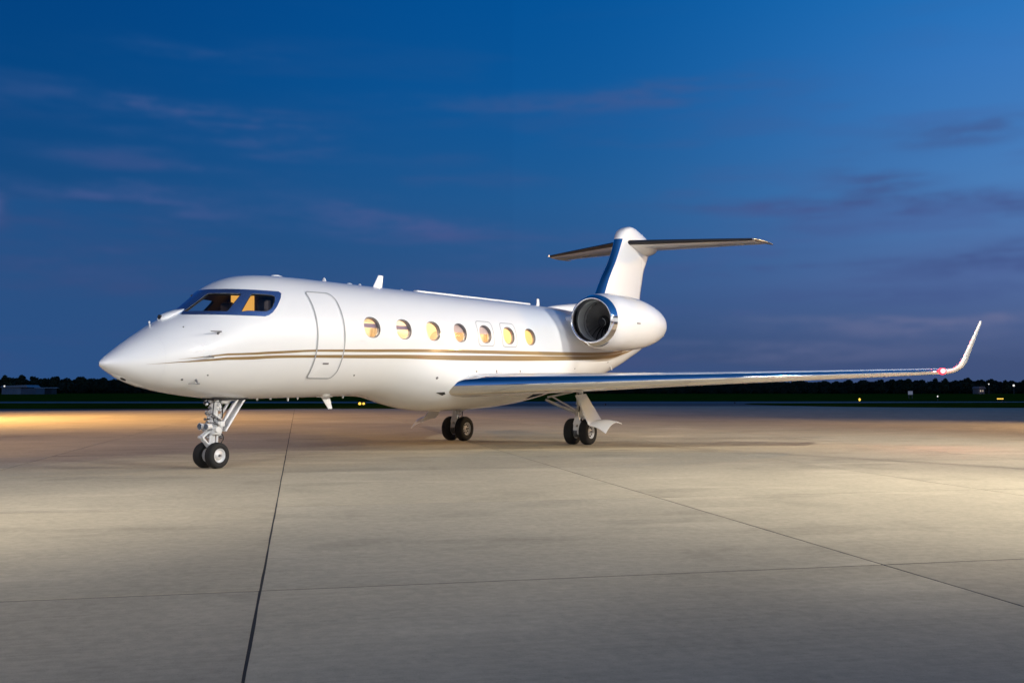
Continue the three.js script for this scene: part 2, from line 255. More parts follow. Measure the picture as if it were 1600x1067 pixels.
// cabin windows and cockpit panes, cut out of the skin
const windowX = [2.78, 3.70, 4.63, 5.55, 6.48, 7.41, 8.32], WY = 2.50, WDEG = Math.asin((WY - YC) / R0) / RAD;
const oval = (cx, cd, a, b, n = 40) => { const o = []; for (let k = 0; k < n; k++) { const t = k / n * 2 * Math.PI, c = Math.cos(t), s = Math.sin(t); o.push([cx + a * Math.sign(c) * Math.abs(c) ** 0.9, cd + b * Math.sign(s) * Math.abs(s) ** 0.9]); } return o; };
const dense = (poly, step = 0.06) => { const o = []; poly.forEach((p, i) => { const q = poly[(i + 1) % poly.length], n = Math.max(1, Math.ceil(Math.hypot(q[0] - p[0], (q[1] - p[1]) / 55) / step)); for (let k = 0; k < n; k++) o.push([lerp(p[0], q[0], k / n), lerp(p[1], q[1], k / n)]); }); return o; };
function rounded(poly, r) { // soften the corners of a polygon in (x, degrees)
  const S = 55, o = []; poly.forEach((p, i) => { const a = poly[(i + poly.length - 1) % poly.length], b = poly[(i + 1) % poly.length], u = (q) => { const dx = q[0] - p[0], dy = (q[1] - p[1]) / S, l = Math.hypot(dx, dy), k = Math.min(r, l * 0.45) / l; return [p[0] + dx * k, p[1] + dy * k * S]; }; const A = u(a), B = u(b); for (let k = 0; k <= 4; k++) { const t = k / 4; o.push([(1 - t) ** 2 * A[0] + 2 * t * (1 - t) * p[0] + t * t * B[0], (1 - t) ** 2 * A[1] + 2 * t * (1 - t) * p[1] + t * t * B[1]]); } }); return o;
}
const mirror = (poly) => poly.map(([x, d]) => [x, 180 - d]).reverse();
const degAt = (x, y) => { const [T, B] = sec(x); return Math.asin(clamp((y - (T + B) / 2) / ((T - B) / 2), -1, 1)) / RAD; };
const level = (y, ...xs) => xs.map((x) => [x, Math.min(degAt(x, y), 82)]);
const pane1 = rounded([[-0.672, 80], ...level(2.95, -0.225, -0.18, -0.12, -0.05, 0.03, 0.12), [-0.05, 44.2], ...level(2.642, -0.232, -0.3, -0.38, -0.46, -0.54, -0.61)], 0.035);
const pane2 = rounded([[-0.052, 30.6], [0.10, 38], ...level(2.957, 0.265, 0.4, 0.53), [0.655, 39.6], [0.66, 37], [0.6, 31.5], [0.5, 25.4], ...level(2.662, 0.39, 0.28, 0.17, 0.06)], 0.05);
function prism(poly, o0, o1) { return capped([poly.map(([x, d]) => surf(x, d, o0)), poly.map(([x, d]) => surf(x, d, o1))]); }
const skinX = []; for (let k = 1; k <= 46; k++) skinX.push(XT + 5.05 * (k / 46) ** 2); for (let k = 1; k <= 50; k++) skinX.push(3.005 + 6 * k / 50); for (let k = 1; k <= 40; k++) skinX.push(9.005 + 8.245 * k / 40);
const cavX = (a, b) => { const o = []; for (let k = 0; k <= 24; k++) o.push(lerp(a, b, k / 24)); return o; };
{
  const wellA = M.dark.clone(), wellB = M.dark.clone(), ev = new Evaluator(); ev.useGroups = true; ev.attributes = ['position', 'normal'];
  const brush = (g, m) => { const h = solid(g); h.deleteAttribute('uv'); const b = new Brush(h, m); b.updateMatrixWorld(); return b; };
  let f = brush(shell(skinX, 0), M.white);
  f = ev.evaluate(f, brush(shell(cavX(-0.95, 1.02), 0.045, 64), M.cockpitLining), SUBTRACTION);
  f = ev.evaluate(f, brush(shell(cavX(2.2, 9.1), 0.085, 64), M.lining), SUBTRACTION);
  const cuts = [];
  for (const x of windowX) for (const s of [0, 1]) cuts.push(prism(s ? mirror(oval(x, WDEG, 0.225, 10.6)) : oval(x, WDEG, 0.225, 10.6), 0.06, -0.11));
  for (const p of [pane1, pane2]) for (const s of [0, 1]) cuts.push(prism(dense(s ? mirror(p) : p), 0.16, -0.12));
  cuts.forEach((c, i) => { f = ev.evaluate(f, brush(c, i < 14 ? M.rim : M.dark), SUBTRACTION); });
  for (const q of [1, -1]) { const b = new THREE.BoxGeometry(0.8, 0.55, 0.72); b.translate(9.2, 0.95, 0.95 * q); f = ev.evaluate(f, brush(b, q > 0 ? wellA : wellB), SUBTRACTION); }
  const g = f.geometry.index ? f.geometry.toNonIndexed() : f.geometry, src = f.geometry, mats = Array.isArray(f.material) ? f.material : [f.material];
  const pick = (m) => { const P = [], N = []; for (const gr of src.groups) { if (mats[gr.materialIndex] !== m) continue; for (let i = gr.start; i < gr.start + gr.count; i++) { const k = src.index ? src.index.getX(i) : i; P.push(src.attributes.position.getX(k), src.attributes.position.getY(k), src.attributes.position.getZ(k)); N.push(src.attributes.normal.getX(k), src.attributes.normal.getY(k), src.attributes.normal.getZ(k)); } } const o = new THREE.BufferGeometry(); o.setAttribute('position', new THREE.Float32BufferAttribute(P, 3)); o.setAttribute('normal', new THREE.Float32BufferAttribute(N, 3)); o.setAttribute('uv', new THREE.Float32BufferAttribute(P.flatMap((_, i) => i % 3 ? [] : [P[i] / 2, P[i + 1] / 2]), 2)); return o; };
  console.log('groups', src.groups.length, mats.length);
  const skin = part('fuselage', pick(M.white), M.white, jet);
  part('cabin_lining', pick(M.lining), M.lining, skin);
  part('cockpit_lining', pick(M.cockpitLining), M.cockpitLining, skin); part('window_reveal', pick(M.rim), M.rim, skin); part('cockpit_window_reveal', pick(M.dark), M.dark, skin);
  for (const w of [wellA, wellB]) part('wheel_well', pick(w), M.dark, skin);
  part('belly_seam', ribbon(Array.from({ length: 14 }, (_, k) => [6.1 + 0.35 * (k / 13) ** 2, -38 - 4 * k]), 0.008, 0.003, false), std({ color: lin(0.55, 0.55, 0.54), roughness: 0.6 }), skin);
}
// patches that lie on the skin
function patch(poly, off, holes = [], levels = 3) {
  const S = 55, sh = new THREE.Shape(poly.map((p) => new THREE.Vector2(p[0], p[1] / S))); for (const h of holes) sh.holes.push(new THREE.Path(h.map((p) => new THREE.Vector2(p[0], p[1] / S))));
  let g = new THREE.ShapeGeometry(sh), tri = []; const p = g.attributes.position, ix = g.index; for (let i = 0; i < ix.count; i += 3) tri.push([0, 1, 2].map((k) => [p.getX(ix.getX(i + k)), p.getY(ix.getX(i + k))]));
  for (let l = 0; l < levels; l++) { const nt = []; for (const [a, b, c] of tri) { const h = (q, r) => [(q[0] + r[0]) / 2, (q[1] + r[1]) / 2], ab = h(a, b), bc = h(b, c), ca = h(c, a); nt.push([a, ab, ca], [ab, b, bc], [ca, bc, c], [ab, bc, ca]); } tri = nt; }
  const P = [], UV = []; for (const t of tri) for (const q of t) { const v = surf(q[0], q[1] * S, off); P.push(v.x, v.y, v.z); UV.push(q[0], q[1]); }
  g = new THREE.BufferGeometry(); g.setAttribute('position', new THREE.Float32BufferAttribute(P, 3)); g.setAttribute('uv', new THREE.Float32BufferAttribute(UV, 2)); g = mergeVertices(g, 1e-4); g.computeVertexNormals(); return g;
}
function band(xs, lo, hi, off, n = 3) { return gridGeo(xs.map((x) => { const r = []; for (let k = 0; k <= n; k++) r.push(surf(x, lerp(lo(x), hi(x), k / n), off)); return r; })); }
function ribbon(poly, w, off, closed = true) { // line of width w along a path on the skin
  const L = [], D = dense(poly, 0.03), n = D.length;
  for (let i = 0; i < n + (closed ? 1 : 0); i++) { const a = D[(i + n - 1) % n], b = D[i % n], c = D[(i + 1) % n], A = surf(...(closed || i ? a : b)), B = surf(...b, off), C = surf(...(closed || i < n - 1 ? c : b)); const t = C.sub(A).normalize(), nn = surf(...b, 0.05).sub(surf(...b)).normalize(), s = t.cross(nn).normalize().multiplyScalar(w / 2); L.push([B.clone().add(s), B.clone().sub(s)]); }
  return gridGeo(L);
}
// cockpit surround of bright metal with its panes
const range = (a, b, n) => Array.from({ length: n + 1 }, (_, k) => lerp(a, b, k / n));
const xTop = (() => { let x = -0.4; while (sec(x)[0] < 3.028) x += 0.001; return x; })();
const fl = [[xTop, 90], ...range(xTop + 0.004, xTop + 0.06, 4).map((x) => [x, degAt(x, 3.028)]), ...range(xTop + 0.09, 0.8, 12).map((x) => [x, degAt(x, 3.028)]), [0.832, 41.8], [0.76, 36], [0.62, 27.3], [0.5, 21.8], [0.42, 19.6], ...range(0.34, -0.74, 20).map((x) => [x, degAt(x, 2.583)]), [-0.765, 90]];
const frameArea = [...fl, ...fl.slice(1, -1).map(([x, d]) => [x, 180 - d]).reverse()];
const cockpitFrame = part('cockpit_window_frame', patch(frameArea, 0.004, [pane1, pane2, mirror(pane1), mirror(pane2)]), M.frame, jet);
for (const p of [pane1, pane2]) {
  for (const s of [0, 1]) { const q = s ? mirror(p) : p; const w = part('cockpit_window', patch(q, -0.016), M.glass, jet); part('window_seal', ribbon(q, 0.022, -0.008), M.dark, w); }
}
// inside of the cockpit
const cockpit = new THREE.Group(); cockpit.name = 'cockpit_interior'; jet.add(cockpit);
part('rear_bulkhead', new THREE.CylinderGeometry(0.93, 0.93, 0.03, 48).rotateZ(Math.PI / 2).translate(0.98, 2.3, 0), std({ color: lin(0.035, 0.026, 0.022), roughness: 0.8 }), cockpit);
part('rear_panel', box(0.03, 0.62, 0.56, 0.945, 2.83, -0.31, 0.01), M.amber, cockpit);  // amber glow of its own, in place of the lit passage aft
part('rear_panel', box(0.03, 0.5, 0.1, 0.93, 2.83, 0.2, 0.01), std({ color: lin(0.1, 0.07, 0.05), roughness: 0.8 }), cockpit);
part('glareshield', box(0.4, 0.1, 0.98, -0.26, 2.49, 0, 0.04), std({ color: lin(0.02, 0.022, 0.03), roughness: 0.8 }), cockpit);
part('instrument_panel', box(0.06, 0.4, 1.0, -0.12, 2.28, 0, 0.02), M.dark, cockpit);
for (const z of [0.45, -0.45]) part('pilot_seat', merge([box(0.16, 0.62, 0.46, 0.68, 2.38, z, 0.07, 0, -0.15), box(0.12, 0.2, 0.26, 0.73, 2.8, z, 0.05), box(0.44, 0.14, 0.46, 0.42, 2.08, z, 0.05)]), M.seat, cockpit);
part('overhead_panel', box(0.5, 0.05, 0.5, 0.42, 3.08, 0, 0.02, 0, -0.2), std({ color: lin(0.09, 0.08, 0.075), roughness: 0.7 }), cockpit);
// cabin
const cabin = new THREE.Group(); cabin.name = 'cabin_interior'; jet.add(cabin);
part('ceiling_light_strip', box(6.6, 0.02, 0.14, 5.6, 3.26, 0, 0.008), M.cabinGlow, cabin);  // unseen strip and lamps, placed to light the cabin windows from inside
for (const x of [2.8, 4.3, 5.8, 7.2, 8.5]) { const l = new THREE.PointLight(x > 7 ? 0xffd090 : 0xfff0d8, x > 7 ? 3.4 : 4.6, 0, 2); l.position.set(x, 3.19, 0); l.castShadow = true; l.shadow.radius = 4; jet.add(l); }
part('side_ledge', merge([box(6.6, 0.05, 0.24, 5.6, 2.22, -0.86, 0.02), box(6.6, 0.05, 0.24, 5.6, 2.22, 0.86, 0.02)]), M.wood, cabin);
for (const [x, z] of [[3.1, -0.5], [4.0, -0.5], [5.4, -0.5], [3.0, 0.45], [6.75, 0.45]]) part('cabin_seat', merge([box(0.18, 0.75, 0.56, x + 0.22, 2.2, z, 0.08, 0, -0.12), box(0.5, 0.16, 0.56, x, 1.88, z, 0.06)]), M.cream, cabin);
part('aft_bulkhead', new THREE.CylinderGeometry(0.97, 0.97, 0.03, 48).rotateZ(Math.PI / 2).translate(9.06, 2.31, 0), M.cream, cabin);
part('valance', box(3.2, 0.13, 0.05, 3.9, 2.93, -0.66, 0.02), std({ color: lin(0.3, 0.22, 0.24), roughness: 0.6 }), cabin);
const shadeMat = std({ color: lin(0.62, 0.46, 0.4), roughness: 0.9 }), mauve = std({ color: lin(0.28, 0.2, 0.24), roughness: 0.7 });
windowX.forEach((x, i) => {
  for (const s of [0, 1]) {
    const O = (a, b) => s ? mirror(oval(x, WDEG, a, b)) : oval(x, WDEG, a, b);
    const w = part('cabin_window', patch(O(0.222, 10.45), -0.03, [], 2), M.glass, jet);
    part('window_ring', ribbon(O(0.222, 10.4), 0.03, -0.022), M.rim, w);
    if (s === 1) part('window_shade', patch(O(0.24, 12), -0.078, [], 2), shadeMat, w);
    if (s === 0 && (i === 3 || i === 4)) part('window_shade', patch([[x - 0.22, WDEG + 1], [x - 0.22, WDEG + 11], [x + 0.22, WDEG + 11], [x + 0.22, WDEG + 1]], -0.075, [], 2), shadeMat, w);
    if (s === 0 && i < 2) part('window_band', patch([[x - 0.22, WDEG + 0.5], [x - 0.22, WDEG + 5], [x + 0.22, WDEG + 5], [x + 0.22, WDEG + 0.5]], -0.08, [], 2), mauve, w);
  }
});
// main door and the two overwing exits
const doorPoly = rounded([[1.38, -42.5], [1.38, 45], [1.95, 45], [2.025, 38], [2.025, -36], [1.95, -43]], 0.07);
const door = part('cabin_door', patch(dense(doorPoly), 0.003, [], 2), M.white, jet);
part('door_seal', ribbon(doorPoly, 0.027, 0.009), M.seam, door);
part('door_handle', patch([[1.6, -27.2], [1.6, -25.6], [1.74, -25.6], [1.74, -27.2]], 0.007, [], 1), M.rim, door);
for (const x of [windowX[4], windowX[5]]) { const q = rounded([[x - 0.29, -3.4], [x - 0.29, 25.5], [x + 0.27, 25.5], [x + 0.31, 20], [x + 0.31, 0], [x + 0.27, -3.4]], 0.1); part('exit_hatch', ribbon(q, 0.02, 0.004), M.seam, jet); }
// two gold stripes along each side
const sx = []; for (let k = 0; k <= 70; k++) sx.push(lerp(-1.56, 15.3, k / 70));
const lowT = pchip([-1.56, -1.09, -0.63, 0.18, 1.0, 2.04, 5.14, 7.2, 9.7, 12, 13.3, 15.3], [-8.6, -9.0, -9.9, -17.2, -18.2, -17.5, -14.5, -13.4, -12.4, -13.3, -14.8, -18]);
const lowB = pchip([-1.56, -1.09, -0.63, 0.18, 1.0, 2.04, 5.14, 7.2, 9.7, 12, 13.3, 15.3], [-8.8, -10.4, -12.3, -20.2, -20.7, -20.6, -18.7, -18.1, -17.4, -19.2, -21.2, -18.3]);
const upT = pchip([-1.12, -0.68, 0.16, 0.53, 1.39, 2.04, 5.11, 7.18, 9.66, 12, 15.3], [-4.8, -5.0, -13.4, -14.0, -13.0, -12.3, -8.8, -8.1, -7.3, -8.4, -15]);
const upB = pchip([-1.12, -0.68, 0.16, 0.53, 1.39, 2.04, 5.11, 7.18, 9.66, 12, 15.3], [-4.9, -6.5, -15.6, -16.4, -14.9, -14.6, -12.2, -11.9, -11.7, -13.0, -15.3]);
const ux = sx.filter((x) => x >= -1.12); ux.unshift(-1.12);
for (const s of [0, 1]) for (const [xs, a, b] of [[sx, lowB, lowT], [ux, upB, upT]]) part('gold_stripe', band(xs, (x) => s ? 180 - a(x) : a(x), (x) => s ? 180 - b(x) : b(x), 0.0055), M.gold, jet);
// nose seams, probes, drains, little lights
part('radome_seam', gridGeo(Array.from({ length: 97 }, (_, k) => [surf(-1.30, k * 3.75, 0.002), surf(-1.294, k * 3.75, 0.002)])), std({ color: lin(0.72, 0.72, 0.715), roughness: 0.4 }), jet);
for (const z of [0, 1]) {
  const S = (d) => z ? 180 - d : d;
  for (const [x, d] of [[-0.49, 19.3], [-0.65, -6.1], [-0.75, -40.5]]) { const b = surf(x, S(d)), e = surf(x, S(d), 0.085); part('pitot_probe', merge([rod(b.toArray(), e.toArray(), 0.02, 0.012), rod(e.clone().add(V(0.03, 0, 0)).toArray(), e.clone().add(V(-0.17, 0.0, 0)).toArray(), 0.014, 0.008)]), M.gearGrey, jet); }
  for (const [x, d, r] of [[-0.97, -41, 0.02], [-0.6, -32.6, 0.014], [4.7, -34.3, 0.03], [5.9, -26.7, 0.026], [6.65, -26.4, 0.03], [7.62, -26.5, 0.027], [8.07, -32.9, 0.014], [2.54, -39.4, 0.016], [10.49, -28, 0.016], [12.71, -27.7, 0.02], [-0.92, 46.9, 0.012]]) { const p = surf(x, S(d), -0.004), q = surf(x, S(d), 0.008); part('drain_port', rod(p.toArray(), q.toArray(), r, r * 0.85, 16), M.gearGrey, jet); }
}
{ const p = surf(13.17, -40); part('drain_mast', rod(p.toArray(), [13.25, p.y - 0.1, p.z], 0.02, 0.014), M.gear, jet); }
// sensor hump ahead of the windscreen, lens under the nose
function blob(st, mat, name, parent = jet, n = 28, e = 1) { // loft along X: [x, y, z, ry up, ry down, rz]
  const rows = st.map(([x, y, z, ru, rd, rz]) => { const r = []; for (let k = 0; k < n; k++) { const a = k / n * 2 * Math.PI, c = Math.cos(a), s = Math.sin(a); r.push(V(x, y + (s > 0 ? ru : rd) * Math.sign(s) * Math.abs(s) ** e, z + rz * Math.sign(c) * Math.abs(c) ** e)); } return r; });
  return part(name, solid(capped(rows)), mat, parent);
}
{ const h = blob([[-1.02, 2.52, 0, 0.012, 0.05, 0.05], [-0.99, 2.53, 0, 0.045, 0.06, 0.085], [-0.9, 2.56, 0, 0.055, 0.1, 0.1], [-0.76, 2.62, 0, 0.045, 0.1, 0.105], [-0.62, 2.68, 0, 0.01, 0.1, 0.09]], M.white, 'sensor_housing'); part('sensor_lens', new THREE.CylinderGeometry(0.036, 0.036, 0.05, 20).rotateZ(Math.PI / 2).translate(-1.0, 2.542, 0), M.dark, h);
  const l = blob([[-1.84, 1.69, 0, 0.03, 0.032, 0.05], [-1.76, 1.64, 0, 0.05, 0.042, 0.085], [-1.6, 1.575, 0, 0.05, 0.042, 0.095], [-1.4, 1.50, 0, 0.05, 0.03, 0.09], [-1.22, 1.45, 0, 0.05, 0.006, 0.06]], M.white, 'chin_fairing'); part('chin_lens', blobGeo(-1.70, 1.593), M.dark, l); }
function blobGeo(x, y) { const g = new THREE.SphereGeometry(1, 20, 12); g.scale(0.085, 0.016, 0.05); g.rotateZ(-0.42); g.translate(x, y, 0.03); return g; }
part('temperature_probe', merge([rod([-1.2, 2.37, 0.02], [-1.215, 2.45, 0.02], 0.012, 0.01), new THREE.SphereGeometry(0.017, 10, 8).translate(-1.216, 2.455, 0.02)]), M.gear, jet);
// antennas
function bladeAntenna(x, y, h, c, sweep, down, name = 'blade_antenna', tip = 0.5) { const rows = [0, 0.3, 0.7, 0.96, 1].map((t) => { const cc = lerp(c, c * tip, t) * (t === 1 ? 0.8 : 1), r = []; for (let k = 0; k < 16; k++) { const a = k / 16 * 2 * Math.PI; r.push(V(x + sweep * t + cc * (0.5 + 0.5 * Math.cos(a)), y + (down ? -1 : 1) * h * t, 0.1 * cc * Math.sin(a) * (t === 1 ? 0.6 : 1))); } return r; }); return part(name, solid(capped(rows)), M.white, jet); }
bladeAntenna(4.02, 3.36, 0.27, 0.3, 0.19, false); bladeAntenna(10.38, 3.35, 0.21, 0.14, 0.02, false, 'blade_antenna', 0.9); bladeAntenna(2.55, 1.25, 0.24, 0.24, 0.2, true);
part('antenna_foot', box(0.34, 0.03, 0.1, 2.66, 1.245, 0, 0.012), M.white, jet);
part('antenna_rail', (() => { const g = box(4.6, 0.075, 0.14, 7.7, 3.385, 0, 0.035); return g; })(), M.white, jet);
for (const [x, w, h] of [[1.45, 0.3, 0.035], [2.65, 0.06, 0.085], [3.35, 0.16, 0.04], [3.65, 0.06, 0.045], [4.95, 0.08, 0.035]]) part('crown_fitting', (() => { const g = new THREE.SphereGeometry(0.5, 14, 8, 0, 2 * Math.PI, 0, Math.PI / 2); g.scale(w, h * 2, 0.09); g.translate(x, 3.37, 0); return g; })(), M.white, jet);
for (const [x, h] of [[0.9, 0.05], [1.2, 0.04], [1.62, 0.09], [1.86, 0.06], [3.05, 0.06]]) part('belly_fitting', (() => { const g = new THREE.SphereGeometry(0.5, 12, 8); g.scale(0.045, h * 1.3, 0.04); g.translate(x, 1.24, 0.1); return g; })(), M.gear, jet);

// air scoops low on the belly
for (const q of [1, -1]) { const D = (d) => q > 0 ? d : 180 - d, P = [[4.9, -48], [5.1, -46], [5.18, -48.5], [5.12, -51], [4.9, -49]].map(([x, d]) => [x, D(d)]); const sc = part('air_scoop', patch(P, 0.004, [], 2), M.dark, jet); const a = surf(4.62, D(-46)), b = surf(5.16, D(-50)); void a; void b; part('scoop_lip', ribbon(P, 0.014, 0.006), M.white, sc); }
// aerofoils
const foilX = [1, 0.96, 0.9, 0.8, 0.68, 0.55, 0.42, 0.3, 0.2, 0.13, 0.08, 0.05, 0.03, 0.015, 0.005, 0];
const foilT = (x) => 5 * (0.2969 * Math.sqrt(x) - 0.126 * x - 0.3516 * x * x + 0.2843 * x ** 3 - 0.1015 * x ** 4) + 0.6 * Math.sqrt(x) * Math.exp(-x * 12);
function foil(le, chord, thick, up, camber = 0.012) { // closed loop: upper side from the trailing edge forward, then the lower side back; le: Vector3, up: unit vector across the section
  const tc = thick / chord, o = [], U = (x, s) => V(le.x + x * chord, le.y, le.z).addScaledVector(up, chord * (s * tc * foilT(x) + camber * 4 * x * (1 - x)));
  for (const x of foilX) o.push(U(x, 1)); for (let i = foilX.length - 2; i > 0; i--) o.push(U(foilX[i], -1)); return o;
}
const NF = foilX.length;
function aerofoil(secs, le, nameBody, nameEdge, mat, edgeMat, parent, side) { // le: index in foilX where the bright leading edge begins
  const loops = secs.map((s) => foil(...s)), n = loops[0].length, a = le, b = 2 * (NF - 1) - le;
  const bodyRows = loops.map((l) => [...l.slice(b), ...l.slice(0, a + 1)]), edgeRows = loops.map((l) => l.slice(a, b + 1));
  let gb = gridGeo(bodyRows), ge = gridGeo(edgeRows);
  const last = loops[loops.length - 1], c = last.reduce((s, v) => s.add(v), V(0, 0, 0)).multiplyScalar(1 / last.length), pt = [c.x, c.y, c.z], ix = []; last.forEach((v, i) => { pt.push(v.x, v.y, v.z); ix.push(0, i + 1, (i + 1) % last.length + 1); });
  const cap = new THREE.BufferGeometry(); cap.setAttribute('position', new THREE.Float32BufferAttribute(pt, 3)); cap.setAttribute('uv', new THREE.Float32BufferAttribute(pt.length / 3 * 2, 2)); cap.setAttribute('uv', new THREE.Float32BufferAttribute(new Array(pt.length / 3 * 2).fill(0), 2)); cap.setIndex(ix); cap.computeVertexNormals();
  gb = mergeGeometries([gb, cap]); if (side < 0) { gb = mirrorZ(gb); ge = mirrorZ(ge); }
  const body = part(nameBody, gb, mat, parent); part(nameEdge, ge, edgeMat, body); return body;
}
// interpolate a list of control sections to a smooth set
function spread(ctrl, n) { const t = ctrl.map((_, i) => i), keys = ctrl[0].map((_, k) => pchip(t, ctrl.map((c) => c[k]))); return Array.from({ length: n + 1 }, (_, i) => keys.map((f) => f(i / n * (ctrl.length - 1)))); }
const wingC = [ // x, y, z of the leading edge, chord, thickness
  [5.05, 1.40, 0.85, 5.3, 0.52], [5.26, 1.405, 1.15, 5.02, 0.5], [5.95, 1.425, 2.15, 4.41, 0.43], [6.75, 1.45, 3.2, 3.72, 0.37], [8.2, 1.50, 4.85, 2.95, 0.285], [10.2, 1.565, 7.1, 2.05, 0.2], [12.12, 1.632, 9.2, 1.22, 0.125]];
for (const s of [1, -1]) {
  const secs = spread(wingC, 36).map(([x, y, z, c, t]) => [V(x, y, z), c, t, V(0, 1, 0), 0.006]);
  const wing = aerofoil(secs, 11, 'wing', 'leading_edge', M.white, M.chrome, jet, s);
  // upturned wing tip: the section turns from level to steep
  const wl = []; for (let i = 0; i <= 26; i++) { const t = i / 26, bend = sm(0, 0.4, t) * 1.2, q = t; wl.push([q, bend]); }
  let z = 9.2, y = 1.632, x = 12.12; const ws = []; const total = 1.40; wl.forEach(([t, b], i) => { if (i) { const ds = total / 26; z += Math.cos(b) * ds; y += Math.sin(b) * ds; x += ds * 0.44; } const c = lerp(1.22, 0.36, t) * (i === 26 ? 0.8 : 1), th = lerp(0.125, 0.05, Math.min(1, t * 2.2)); ws.push([V(x, y, z), c, th, V(0, Math.cos(b), -Math.sin(b)), 0.0]); });
  aerofoil(ws, 9, 'winglet', 'winglet_edge', M.white, M.white, jet, s);
  const lamp = part('navigation_light', new THREE.SphereGeometry(1, 16, 12).scale(0.1, 0.07, 0.09).translate(12.12, 1.635, 9.21 * s), s > 0 ? M.redLamp : std({ color: lin(0.05, 0.6, 0.2), emissive: lin(0.1, 1, 0.4), emissiveIntensity: 5 }), jet);
  if (s > 0) part('lamp_core', new THREE.SphereGeometry(0.05, 14, 10).translate(12.045, 1.64, 9.235), std({ color: lin(0.9, 0.5, 0.5), emissive: lin(1, 0.16, 0.18), emissiveIntensity: 6 }), lamp);
  if (s > 0) { const l = new THREE.PointLight(0xff1c20, 2.6, 0, 2); l.position.set(11.96, 1.66, 9.26); l.shadow.radius = 1; l.castShadow = true; jet.add(l); }
  for (const [xx, zz] of [[10.2, 3.6], [11.25, 5.6]]) { const zf = zz * s; blob([[xx - 0.9, 1.42 + zz * 0.012, zf, 0.03, 0.01, 0.03], [xx - 0.5, 1.40 + zz * 0.012, zf, 0.08, 0.055, 0.06], [xx, 1.40 + zz * 0.013, zf, 0.09, 0.06, 0.065], [xx + 0.35, 1.42 + zz * 0.015, zf, 0.03, 0.03, 0.03]], M.white, 'flap_fairing', wing, 16); }
}
// fin: sections lie level, stacked upward
function finLoop(y, xl, chord, th) { const o = []; const U = (x, s) => V(xl + x * chord, y, s * th * foilT(x)); for (const x of foilX) o.push(U(x, 1)); for (let i = foilX.length - 2; i > 0; i--) o.push(U(foilX[i], -1)); return o; }
{
  const c = spread([[3.05, 13.05, 3.55, 0.5], [3.45, 13.42, 3.1, 0.46], [3.94, 13.76, 2.8, 0.42], [4.4, 14.1, 2.62, 0.38], [4.9, 14.55, 2.38, 0.35], [5.35, 14.86, 2.4, 0.35], [5.58, 14.99, 2.5, 0.38], [5.76, 15.09, 2.22, 0.4], [5.9, 15.24, 1.72, 0.38], [6.0, 15.46, 1.15, 0.32], [6.055, 15.68, 0.62, 0.2], [6.07, 15.82, 0.3, 0.08]], 60);
  const loops = c.map(([y, x, ch, t]) => finLoop(y, x, ch, t)), a = 11, b = 2 * (NF - 1) - a;
  const fin = part('tail_fin', gridGeo(loops.map((l) => [...l.slice(b), ...l.slice(0, a + 1)])), M.white, jet);
  const cut = loops.findIndex((l) => l[0].y > 5.66); part('fin_leading_edge', gridGeo(loops.slice(0, cut).map((l) => l.slice(a, b + 1))), M.chrome, fin); part('fin_cap', gridGeo(loops.slice(cut - 1).map((l) => l.slice(a, b + 1))), M.white, fin);
  part('rudder_seam', box(0.008, 1.5, 0.002, 16.35, 4.6, 0.145, 0.001, 0, -0.16), M.seam, fin);
  blob([[16.4, 5.6, 0, 0.1, 0.16, 0.12], [16.9, 5.58, 0, 0.16, 0.16, 0.19], [17.3, 5.56, 0, 0.1, 0.13, 0.15], [17.6, 5.55, 0, 0.05, 0.08, 0.08], [17.78, 5.55, 0, 0.015, 0.02, 0.02]], M.white, 'tail_fairing');
  blob([[15.45, 5.54, 0, 0.05, 0.05, 0.25], [15.9, 5.53, 0, 0.1, 0.13, 0.46], [16.6, 5.5, 0, 0.1, 0.18, 0.45], [17.1, 5.49, 0, 0.08, 0.18, 0.36], [17.5, 5.5, 0, 0.03, 0.06, 0.12]], M.white, 'tail_fillet');
  // spine ahead of the fin
  blob([[10.7, 3.33, 0, 0.02, 0.1, 0.04], [11.2, 3.36, 0, 0.07, 0.1, 0.12], [12.0, 3.38, 0, 0.14, 0.15, 0.2], [13.0, 3.38, 0, 0.22, 0.3, 0.25], [14.0, 3.36, 0, 0.3, 0.4, 0.28], [15.5, 3.2, 0, 0.3, 0.4, 0.27], [17.0, 2.95, 0, 0.15, 0.2, 0.18]], M.white, 'dorsal_spine');
  for (const s of [1, -1]) {
    const st = spread([[15.35, 5.55, 0.1, 2.5, 0.2], [15.9, 5.555, 1.2, 2.15, 0.17], [16.5, 5.56, 2.4, 1.72, 0.135], [17.02, 5.565, 3.42, 1.38, 0.1]], 20).map(([x, y, z, cc, t]) => [V(x, y, z), cc, t, V(0, 1, 0), 0]);
    const tp = aerofoil(st, 11, 'tailplane', 'tailplane_edge', M.white, M.boot, jet, s);
    blob([[17.0, 5.565, 3.44 * s, 0.03, 0.03, 0.03], [17.3, 5.565, 3.49 * s, 0.05, 0.05, 0.07], [17.9, 5.565, 3.53 * s, 0.045, 0.045, 0.08], [18.4, 5.565, 3.53 * s, 0.025, 0.025, 0.05], [18.65, 5.565, 3.52 * s, 0.006, 0.006, 0.01]], M.alu, 'tip_fairing', tp, 16);
  }
  part('exhaust_ring', new THREE.CylinderGeometry(0.13, 0.15, 0.1, 24, 1, true).rotateZ(-Math.PI / 2).translate(17.25, 2.76, 0), M.alu, jet);
}
